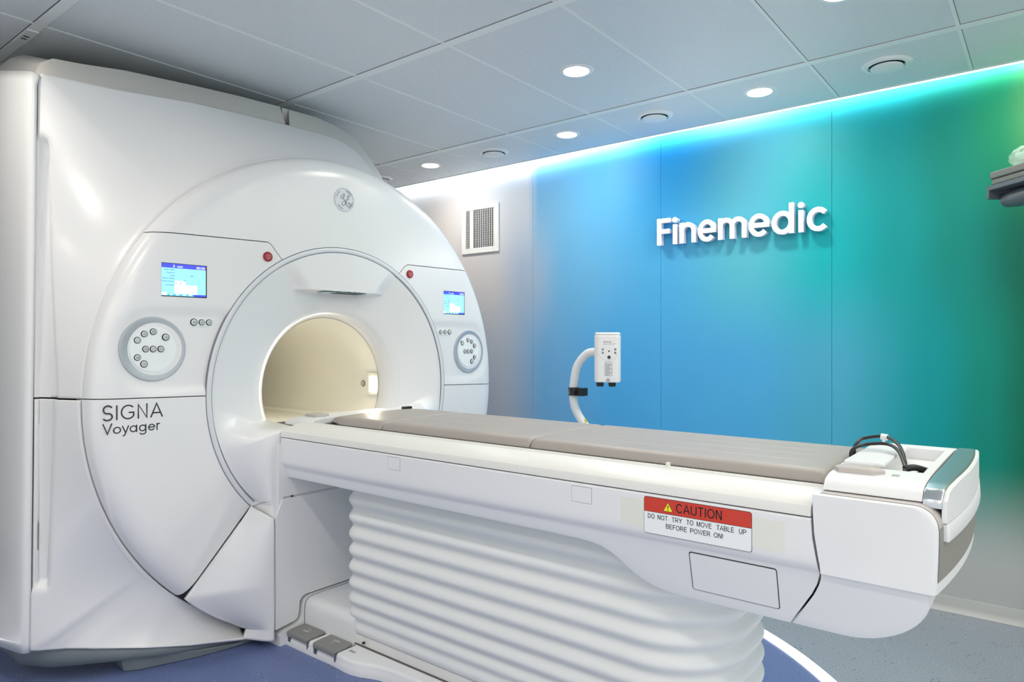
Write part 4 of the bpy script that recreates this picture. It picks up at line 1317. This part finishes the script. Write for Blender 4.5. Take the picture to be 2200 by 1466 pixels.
# bellows ------------------------------------------------------------------
def bellows():
    peaks = [0.712, 0.640, 0.569, 0.499, 0.430, 0.362, 0.295, 0.231, 0.172, 0.118]
    zs = []
    for i, p in enumerate(peaks[:-1]):
        q = peaks[i + 1]
        for j in range(10): zs.append((lerp(p, q, j / 10), j / 10))
    zs.append((peaks[-1], 0.0)); zs += [(0.105, 0.25), (0.092, 0.45)]
    def outline(o):
        x0, x1, y0, y1 = -2.325 - o, -0.735 + o, 1.815 - o, 2 * yc - 1.815 + o
        rl, rr = 0.075 + o, 0.23 + o
        n = 12
        return ([(x1 - rr + rr * cos(a), y1 - rr + rr * sin(a)) for a in [radians(90 * i / n) for i in range(n + 1)]] +
                [(x0 + rl + rl * cos(a), y1 - rl + rl * sin(a)) for a in [radians(90 + 90 * i / n) for i in range(n + 1)]] +
                [(x0 + rl + rl * cos(a), y0 + rl + rl * sin(a)) for a in [radians(180 + 90 * i / n) for i in range(n + 1)]] +
                [(x1 - rr + rr * cos(a), y0 + rr + rr * sin(a)) for a in [radians(270 + 90 * i / n) for i in range(n + 1)]])
    rings = []
    for z, ph in zs:
        o = 0.017 * (0.5 + 0.5 * cos(2 * pi * ph)) ** 0.85 - 0.002
        o *= lerp(0.55, 1.0, ss(0.10, 0.24, z))
        rings.append([(x, y, z) for x, y in outline(o)])
    MB().loft(rings).build('bellows', M_BELLOW, table, angle=80)
    rings = [[(x, y, z) for x, y in outline(o)] for z, o in ((0.053, 0.012), (0.058, 0.013), (0.060, 0.010), (0.0605, 0.004), (0.100, 0.0))]
    MB().loft(rings).build('bellows_collar', M_CREAM, table, angle=40)
    ol = outline(0.0135)
    MB().loft([[(x, y, 0.0585) for x, y in ol], [(x, y, 0.0605) for x, y in ol]]).build('collar_joint', M_SEAM, table)
    MB().tube([(-2.19, 1.806, 0.078), (-2.19, 1.797, 0.078)], 0.005, 12).build('collar_screw', M_DARK, table)
bellows()
# base plate ------------------------------------------------------------------
def base():
    near = [(-2.579, 1.705), (-2.40, 1.705), (-2.27, 1.708), (-2.22, 1.706), (-2.18, 1.703), (-2.14, 1.706), (-2.10, 1.716), (-2.06, 1.733), (-2.02, 1.746), (-1.96, 1.753), (-1.88, 1.756), (-0.9, 1.756), (-0.75, 1.80), (-0.68, 1.92), (-0.67, yc)]
    pts = near + [(x, 2 * yc - y) for x, y in near[:-1][::-1]]
    def ring(o, z): return [(x if x < -2.5 else x + o * (1 if x > -0.8 else 0), y - o if y < yc else y + o, z) for x, y in pts]
    rings = [ring(0.004, 0.0), ring(0.004, 0.026), ring(0.0, 0.031), ring(0.0, 0.040), ring(-0.005, 0.050), ring(-0.012, 0.053)]
    MB().loft(rings).build('floor_base', M_WHITE2, table, angle=50)
    # raised hump towards the scanner
    prof = [(1.794, 0.045), (1.795, 0.132), (1.801, 0.156), (1.818, 0.170), (1.843, 0.1735), (yc, 0.1735), (2 * yc - 1.843, 0.1735), (2 * yc - 1.818, 0.170), (2 * yc - 1.801, 0.156), (2 * yc - 1.795, 0.132), (2 * yc - 1.794, 0.045)]
    MB().prism(prof, 'X', -2.578, -2.25).build('base_hump', M_WHITE2, table, angle=50)
    endp = [(1.672, 0.0), (1.672, 0.046), (1.690, 0.056), (1.752, 0.066), (1.772, 0.074), (1.786, 0.092), (1.790, 0.135), (1.797, 0.158), (1.815, 0.172), (1.84, 0.176)]
    endp = endp + [(2 * yc - y, z) for y, z in endp[::-1]]
    MB().prism(endp, 'X', -2.67, -2.581).build('base_end', M_WHITE2, table, angle=40)
    MB().prism([(y - (0.0005 if y < yc else -0.0005), z + 0.0005) for y, z in prof], 'X', -2.5815, -2.5775).build('hump_joint', M_SEAM, table)
    MB().disc((-2.52, 1.7955, 0.10), 0.012, 'Y', -0.001, 0.002, 24).build('hump_cap', M_WHITE2, table)
    # pedals
    for x0, up in ((-2.570, 1), (-2.388, -1)):
        x1 = x0 + 0.142
        prof = [(1.698, 0.040), (1.698, 0.056), (1.702, 0.0615), (1.73, 0.064), (1.790, 0.0655), (1.792, 0.055), (1.72, 0.05)]
        o = MB().prism(prof, 'X', x0, x1).build('foot_pedal', M_PEDAL, table, bevel=0.004)
        s = MB(); cx = (x0 + x1) / 2 + 0.005; cy = 1.752
        pl = lambda u, v, d: (u, v, 0.0652 + d)
        poly(s, rrect(cx - 0.018, cy - 0.016, cx + 0.018, cy - 0.004, 0.002) if up > 0 else rrect(cx - 0.018, cy + 0.004, cx + 0.018, cy + 0.016, 0.002), pl, 0, 0.0006)
        ay = cy + 0.004 if up > 0 else cy - 0.004
        stroke(s, [(cx - 0.010, ay), (cx, ay + 0.009 * up), (cx + 0.010, ay)], 0.004, pl, 0, 0.0006)
        s.build('pedal_symbol', M_BASEB, o)
        MB().box((x0 + 0.004, 1.7005, 0.018), (x0 + 0.024, 1.7045, 0.041)).build('pedal_slot', M_GREYDARK, table)
        MB().box((x1 - 0.002, 1.6995, 0.022), (x1 + 0.003, 1.81, 0.0538)).build('pedal_slot', M_GREYDARK, table)
    m = MB(); text(m, 'IPX1', -2.222, -2.190, 1.752, lambda u, v, d: (u, v + (u + 2.2) * 0.0, 0.0535 + d), 0.0003); m.build('base_mark', M_BLACKINK, table)
base()
# side details ------------------------------------------------------------------
def side_details():
    pl = P_side(YN)
    for x0, x1, z0, z1 in ((-1.918, -1.853, 0.831, 0.876), (-1.112, -1.045, 0.830, 0.875)):
        m = MB(); poly(m, rrect(x0 - 0.0012, z0 - 0.0012, x1 + 0.0012, z1 + 0.0012, 0.003), pl, -0.001, 0.0002, 1); poly(m, rrect(x0, z0, x1, z1, 0.002), pl, -0.001, 0.0007, 0)
        m.build('cover_plate', [M_WHITE2, M_PEDAL], table)
    # access door follows the slope of the lower side
    def slope(z): return YN + 0.016 + 0.034 * ((0.752 - z) / (0.752 - 0.617))
    pls = lambda u, v, d: (u, slope(v) - d, v)
    a, b, c, d = -0.753, -0.531, 0.742, 0.640
    m = MB(); poly(m, rrect(a - 0.0032, d - 0.0022, b + 0.0022, c + 0.0032, 0.007), pls, -0.002, 0.0004, 1); poly(m, rrect(a, d, b, c, 0.005), pls, -0.002, 0.0025, 0)
    m.build('access_door', [M_WHITE2, M_INK], table)
    # adhesive tape over the label
    for x0, x1 in ((-0.95, -0.87), (-0.59, -0.505)):
        m = MB(); poly(m, [(x0, 0.795), (x1, 0.790), (x1, 0.866), (x0, 0.868)], pl, 0, 0.0003)
        m.build('tape', M_TAPE, table)
    # caution label
    x0, x1, z0, z1, zm = -0.877, -0.583, 0.7785, 0.878, 0.838
    m = MB(); poly(m, rrect(x0, z0, x1, z1, 0.007), pl, 0, 0.0006, 0)
    lab = m.build('warning_label', [M_BLACKINK], table)
    m = MB(); e = 0.0011
    body_ = [(x0 + e, zm - 0.0006), (x0 + e, z0 + 0.007)] + arc(x0 + 0.007, z0 + 0.007, 0.007 - e, 180, 270, 6) + arc(x1 - 0.007, z0 + 0.007, 0.007 - e, 270, 360, 6) + [(x1 - e, zm - 0.0006)]
    head = [(x1 - e, zm + 0.0006), (x1 - e, z1 - 0.007)] + arc(x1 - 0.007, z1 - 0.007, 0.007 - e, 0, 90, 6) + arc(x0 + 0.007, z1 - 0.007, 0.007 - e, 90, 180, 6) + [(x0 + e, zm + 0.0006)]
    poly(m, body_, pl, 0.0006, 0.0010, 0); poly(m, head, pl, 0.0006, 0.0010, 1)
    m.build('label_field', [M_LABELWHITE, M_LABELRED], lab)
    m = MB()
    sans(m, 'CAUTION', -0.783, -0.659, 0.8465, 0.0235, pl, 0.0014)
    sans(m, 'DO  NOT   TRY   TO  MOVE   TABLE   UP', -0.865, -0.597, 0.8200, 0.0125, pl, 0.0014)
    sans(m, 'BEFORE  POWER  ON!', -0.812, -0.656, 0.7995, 0.0125, pl, 0.0014)
    m.build('lettering', M_BLACKINK, lab)
    m = MB(); cx = -0.806
    tri = [(cx - 0.0125, 0.846), (cx + 0.0125, 0.846), (cx, 0.868)]
    poly(m, [(cx - 0.0140, 0.8452), (cx + 0.0140, 0.8452), (cx, 0.8698)], pl, 0.001, 0.0012, 1); poly(m, tri, pl, 0.001, 0.0015, 0)
    poly(m, [(cx - 0.0016, 0.861), (cx + 0.0016, 0.861), (cx + 0.0008, 0.8525), (cx - 0.0008, 0.8525)], pl, 0.001, 0.0018, 1); blob(m, (cx, 0.8495), 0.0014, pl, 0.001, 0.0018, 1)
    m.build('warning_triangle', [M_YELLOW, M_BLACKINK], lab)
    # clear clip on the rail and rail cover joint
    MB().box((-0.865, YN + 0.106, 0.944), (-0.855, YN + 0.120, 0.955)).build('rail_clip', M_TAPE, table, bevel=0.002)
side_details()

# pads --------------------------------------------------------------------------
def pad(x0, x1, label, grooves=(), taper=False):
    nx, ny = 60, 56
    hw = 0.258
    def section(x):
        ex = min(x - x0, x1 - x); c = 1 - sqrt(max(0, 1 - (1 - min(1, ex / 0.018)) ** 2))
        pts = []
        w_ = hw - 0.006 * c
        if taper: w_ -= 0.055 * (1 - ss(x0, x0 + 0.16, x)) 
        top = 0.036 - 0.014 * c - (0.012 * (1 - ss(x0, x0 + 0.1, x)) if taper else 0)
        for j in range(ny):
            v = -1 + 2 * j / (ny - 1)
            q = abs(v)
            edge = 1 - sqrt(max(0, 1 - max(0, (q - 0.84) / 0.16) ** 2))
            z = 0.9345 + top * (1 - 0.80 * edge) + 0.004 * (1 - v * v)
            y = yc + v * w_
            for gy in grooves:
                z -= 0.0028 * math.exp(-((y - gy) / 0.006) ** 2) * ss(x0 + 0.09, x0 + 0.12, x) * (1 - ss(x1 - 0.10, x1 - 0.07, x))
            pts.append((x, y, z))
        pts += [(x, yc + w_ * 0.985, 0.9352), (x, yc, 0.9352), (x, yc - w_ * 0.985, 0.9352)]
        return pts
    xs = [x0, x0 + 0.001, x0 + 0.004, x0 + 0.009] + [lerp(x0 + 0.018, x1 - 0.018, i / nx) for i in range(nx + 1)] + [x1 - 0.009, x1 - 0.004, x1 - 0.001, x1]
    o = MB().loft([section(x) for x in xs]).build('table_pad', M_PAD, None, angle=50)
    return tag(o, label, 'pad', 'taupe vinyl pads along the table')
pad(-2.538, -2.142, 'short taupe vinyl head pad nearest the scanner bore', (2.02, 2.19), True)
pad(-2.138, -1.390, 'middle taupe vinyl pad between the head pad and the long foot pad', (1.97, 2.104, 2.23))
pad(-1.386, -0.452, 'longest taupe vinyl pad at the foot end of the table', (1.96, 2.06, 2.16, 2.26))

# cable coil ----------------------------------------------------------------------
def cable():
    t = thing('cable', 'looped black cable with white tie lying in the tray at the table end', 'cable', (-0.33, 2.1, 0.99))
    def spl(pts, n=10):
        out = []
        for i in range(len(pts) - 1):
            p0 = pts[max(i - 1, 0)]; p1 = pts[i]; p2 = pts[i + 1]; p3 = pts[min(i + 2, len(pts) - 1)]
            for q in range(n):
                s = q / n
                out.append(tuple(0.5 * (2 * b + (c - a) * s + (2 * a - 5 * b + 4 * c - d) * s ** 2 + (3 * b - a - 3 * c + d) * s ** 3) for a, b, c, d in zip(p0, p1, p2, p3)))
        out.append(pts[-1]); return out
    a = spl([(-0.4415, 2.12, 0.962), (-0.4425, 2.12, 0.995), (-0.437, 2.135, 1.012), (-0.425, 2.16, 1.022), (-0.375, 2.17, 1.030), (-0.33, 2.11, 1.017), (-0.305, 2.04, 0.985), (-0.295, 1.99, 0.960), (-0.26, 2.04, 0.962)])
    b = spl([(-0.4415, 2.08, 0.962), (-0.4425, 2.08, 0.990), (-0.432, 2.09, 1.004), (-0.405, 2.12, 1.012), (-0.36, 2.12, 1.016), (-0.325, 2.07, 1.007), (-0.30, 2.01, 0.975), (-0.29, 1.97, 0.9585), (-0.255, 2.01, 0.960)])
    c = spl([(-0.30, 2.0, 0.972), (-0.28, 2.02, 0.975), (-0.255, 2.05, 0.964)])
    m = MB()
    for p in (a, b): m.tube(p, 0.0046, 10)
    m.tube(c, 0.0085, 10)
    m.build('wire', M_CABLE, t)
    MB().tube([(-0.383, 2.168, 1.0295), (-0.367, 2.166, 1.0285)], 0.009, 12).box((-0.379, 2.16, 1.008), (-0.372, 2.164, 1.03)).build('tie', M_LABELWHITE, t)
cable()

# ================================================================== INJECTOR
def injector():
    t = thing('injector_head', 'white injector head on a curved white arm behind the table, before the blue wall', 'medical injector', (-1.72, 3.06, 0))
    yI = 3.03
    # curved arm: points along the tube
    pts = [(-1.83, 1.245), (-1.905, 1.235), (-1.965, 1.175), (-1.988, 1.10), (-1.995, 1.02), (-1.985, 0.95), (-1.94, 0.88), (-1.885, 0.825), (-1.82, 0.75), (-1.72, 0.66), (-1.69, 0.55), (-1.69, 0.05)]
    out = []
    for i in range(len(pts) - 1):
        p0 = pts[max(i - 1, 0)]; p1 = pts[i]; p2 = pts[i + 1]; p3 = pts[min(i + 2, len(pts) - 1)]
        for q in range(8):
            s = q / 8
            x, z = (0.5 * (2 * b + (c - a) * s + (2 * a - 5 * b + 4 * c - d) * s ** 2 + (3 * b - a - 3 * c + d) * s ** 3) for a, b, c, d in zip(p0, p1, p2, p3))
            out.append((x, yI + 0.015, z))
    out.append((pts[-1][0], yI + 0.015, pts[-1][1]))
    MB().tube(out, 0.0215, 18).build('arm', M_WHITE2, t, angle=60)
    MB().lathe((-1.69, yI + 0.015, 0), [(0.20, 0.0), (0.20, 0.02), (0.17, 0.04), (0.04, 0.06), (0.03, 0.09)], 'Z', 40).build('foot', M_WHITE2, t)
    # head body
    xa, xb, za, zb = -1.842, -1.712, 1.092, 1.343
    hx, hy = (xa + xb) / 2, yI
    ca, sa = cos(radians(27)), sin(radians(27))
    def turn(x, y, z): return (hx + (x - hx) * ca - (y - hy) * sa, hy + (x - hx) * sa + (y - hy) * ca, z)
    o = MB().prism(rrect(xa, yI - 0.055, xb, yI + 0.055, 0.03, 8), 'Z', za, zb - 0.014).map(turn).build('head', M_WHITE2, t, bevel=0.006)
    MB().prism(rrect(xa + 0.002, yI - 0.053, xb - 0.002, yI + 0.053, 0.029, 8), 'Z', zb - 0.0145, zb).map(turn).build('cap', M_WHITE2, t, bevel=0.006)
    for xk in (-1.815, -1.754):
        MB().lathe((xk, yI - 0.01, za), [(0.0185, 0.001), (0.0185, -0.012), (0.0165, -0.022), (0.0003, -0.022)], 'Z', 24).map(turn).build('syringe_port', M_DARK, t)
    pl = lambda u, v, d: turn(u + 0.002, yI - 0.055 - d, v)
    s = MB()
    for u, v in ((-1.800, 1.258), (-1.800, 1.241), (-1.738, 1.258), (-1.738, 1.241)): stroke(s, ringpts((u, v), 0.0035, 16), 0.0028, pl, 0, 0.0008)
    blob(s, (-1.769, 1.249), 0.0042, pl, 0, 0.001); blob(s, (-1.769, 1.219), 0.0082, pl, 0, 0.003)
    stroke(s, rrect(-1.790, 1.126, -1.754, 1.194, 0.004) + [(-1.754, 1.19)], 0.0014, pl, 0, 0.0004)
    for q in range(9):
        v = 1.184 - q * 0.0065
        stroke(s, [(-1.786, v), (-1.758 - (0.008 if q % 3 == 2 else 0), v)], 0.0022, pl, 0, 0.0004)
    c = (-1.7745, 1.104); stroke(s, ringpts(c, 0.0095, 24), 0.0012, pl, 0, 0.0004)
    stroke(s, [(c[0], c[1] - 0.009), (c[0], c[1] + 0.009)], 0.0022, pl, 0, 0.0004); stroke(s, [(c[0] - 0.009, c[1]), (c[0] + 0.009, c[1])], 0.0022, pl, 0, 0.0004)
    s.build('markings', M_INK, o)
    s = MB(); text(s, 'MEDRAD', -1.797, -1.757, 1.292, pl, 0.0005, 0, h=0.0075); s.build('name_mark', M_RED, o)
    s = MB(); text(s, 'Spectris Solaris EP', -1.797, -1.739, 1.2825, pl, 0.0005, 0, h=0.0065); s.build('name_mark', M_PEDAL, o)
    s = MB(); stroke(s, [(xa + 0.012, 1.236), (xa + 0.035, 1.215), (-1.798, 1.206), (-1.779, 1.2035), (-1.758, 1.206), (-1.738, 1.215), (xb - 0.012, 1.236)], 0.0012, pl, 0, 0.0004); s.build('seam_line', M_BASEB, o)
    # clamp
    m = MB().tube([(-1.994, yI + 0.015, 1.055), (-1.992, yI + 0.015, 1.013)], 0.0275, 20).box((-1.985, yI - 0.02, 1.014), (-1.915, yI + 0.03, 1.054))
    m.tube([(-1.965, yI - 0.01, 1.034), (-1.965, yI - 0.042, 1.034)], 0.015, 16)
    m.build('clamp', M_DARK, t, angle=40)
    s = MB(); poly(s, [(-2.016, 1.019), (-2.000, 1.019), (-2.000, 1.050), (-2.016, 1.050)], lambda u, v, d: (u, yI + 0.015 - sqrt(max(0, 0.0277 ** 2 - (u + 1.993) ** 2)) - d, v), 0, 0.0008); s.build('clamp_sticker', M_BASEB, t)
    s = MB(); poly(s, [(-1.915, 0.898), (-1.905, 0.872), (-1.890, 0.885)], lambda u, v, d: (u, yI - 0.0065 - d, v), 0, 0.001); s.build('arm_sticker', M_WARN, t)
    s = MB().box((-1.875, yI - 0.012, 0.826), (-1.855, yI + 0.0, 0.846)); s.build('arm_clip', M_DARK, t)
injector()

# ================================================================== ACCESSORY SHELF AT THE RIGHT EDGE
def shelf_stack():
    # local frame: e1 runs from the far left end towards the camera, e2 across
    o = Vector((-0.224, 3.526, 0))
    e1 = Vector((0.695, -0.725, 0)).normalized(); e2 = Vector((0.725, 0.695, 0)).normalized()
    def W(u, v, z): p = o + e1 * u + e2 * v; return (p.x, p.y, z - 0.03 if z > 1.5 else z)
    def slab(u0, u1, v0, v1, z0, z1, r=0.01):
        mb = MB(); pts = rrect(u0, v0, u1, v1, r)
        mb.loft([[W(a, b, z0) for a, b in pts], [W(a, b, z1) for a, b in pts]]); return mb
    t = thing('storage_rack', 'grey bracket shelf reaching in at the right edge of the green wall', 'shelf', W(0.5, 0.1, 0))
    slab(0.0, 0.75, 0.0, 0.20, 1.965, 1.985, 0.006).build('shelf_board', M_GREYDARK, t, bevel=0.003)
    slab(0.0, 0.012, 0.0, 0.20, 1.93, 1.985, 0.003).build('front_lip', M_GREYDARK, t, bevel=0.002)
    slab(0.66, 0.70, 0.08, 0.12, 0.0, 1.965, 0.01).build('post', M_RIM, t)
    slab(0.50, 0.86, -0.08, 0.28, 0.0, 0.03, 0.03).build('foot', M_RIM, t)
    slab(0.62, 0.74, 0.05, 0.15, 1.56, 1.60, 0.02).build('knob', M_RIM, t)
    m = slab(0.01, 0.72, 0.01, 0.195, 1.9855, 2.012, 0.012).build('positioning_pad', M_GREYFOAM, None, bevel=0.008)
    tag(m, 'thin folded grey vinyl pad lying on the shelf board at the right edge', 'pad')
    m = slab(0.004, 0.72, 0.006, 0.19, 2.0125, 2.042, 0.012).build('positioning_pad', M_GREYFOAM, None, bevel=0.006)
    tag(m, 'upper grey vinyl pad on the shelf, directly under the plastic bag', 'pad')
    # rolled mat hanging under the board
    t2 = thing('rolled_mat', 'rolled grey mat hanging under the shelf at the right edge', 'mat', W(0.3, 0.1, 1.93))
    MB().tube([W(0.02 + 0.056 * i, 0.075, 1.925) for i in range(11)], [0.030] + [0.038] * 9 + [0.034], 20).build('roll', M_GREYDARK, t2)
    # crumpled bag
    random.seed(3)
    vs, fs = [], []
    nu, nv = 16, 22
    rows = []
    for i in range(nu + 1):
        a = pi * i / nu
        row = []
        for j in range(nv):
            b = 2 * pi * j / nv
            k_ = 1 + random.uniform(-0.10, 0.10)
            u = 0.175 - 0.135 * cos(a) * (1 + 0.0 * k_); v = 0.10 + 0.085 * sin(a) ** 0.7 * cos(b) * k_; z = 2.088 + 0.047 * sin(a) ** 0.7 * sin(b) * k_
            row.append(W(u, v, max(2.0425, z)))
        rows.append(row)
    t3 = thing('plastic_bag', 'crumpled clear plastic bag lying on the pads at the right edge', 'bag', W(0.3, 0.1, 2.0425))
    MB().grid(rows, closed=True).build('film', M_BAG, t3, angle=10)
    slab(0.085, 0.28, 0.04, 0.16, 2.0432, 2.10, 0.02).build('contents', mat('pale_green_packet', (178, 206, 186), 0.5, noise=0.05), t3, bevel=0.012)
shelf_stack()
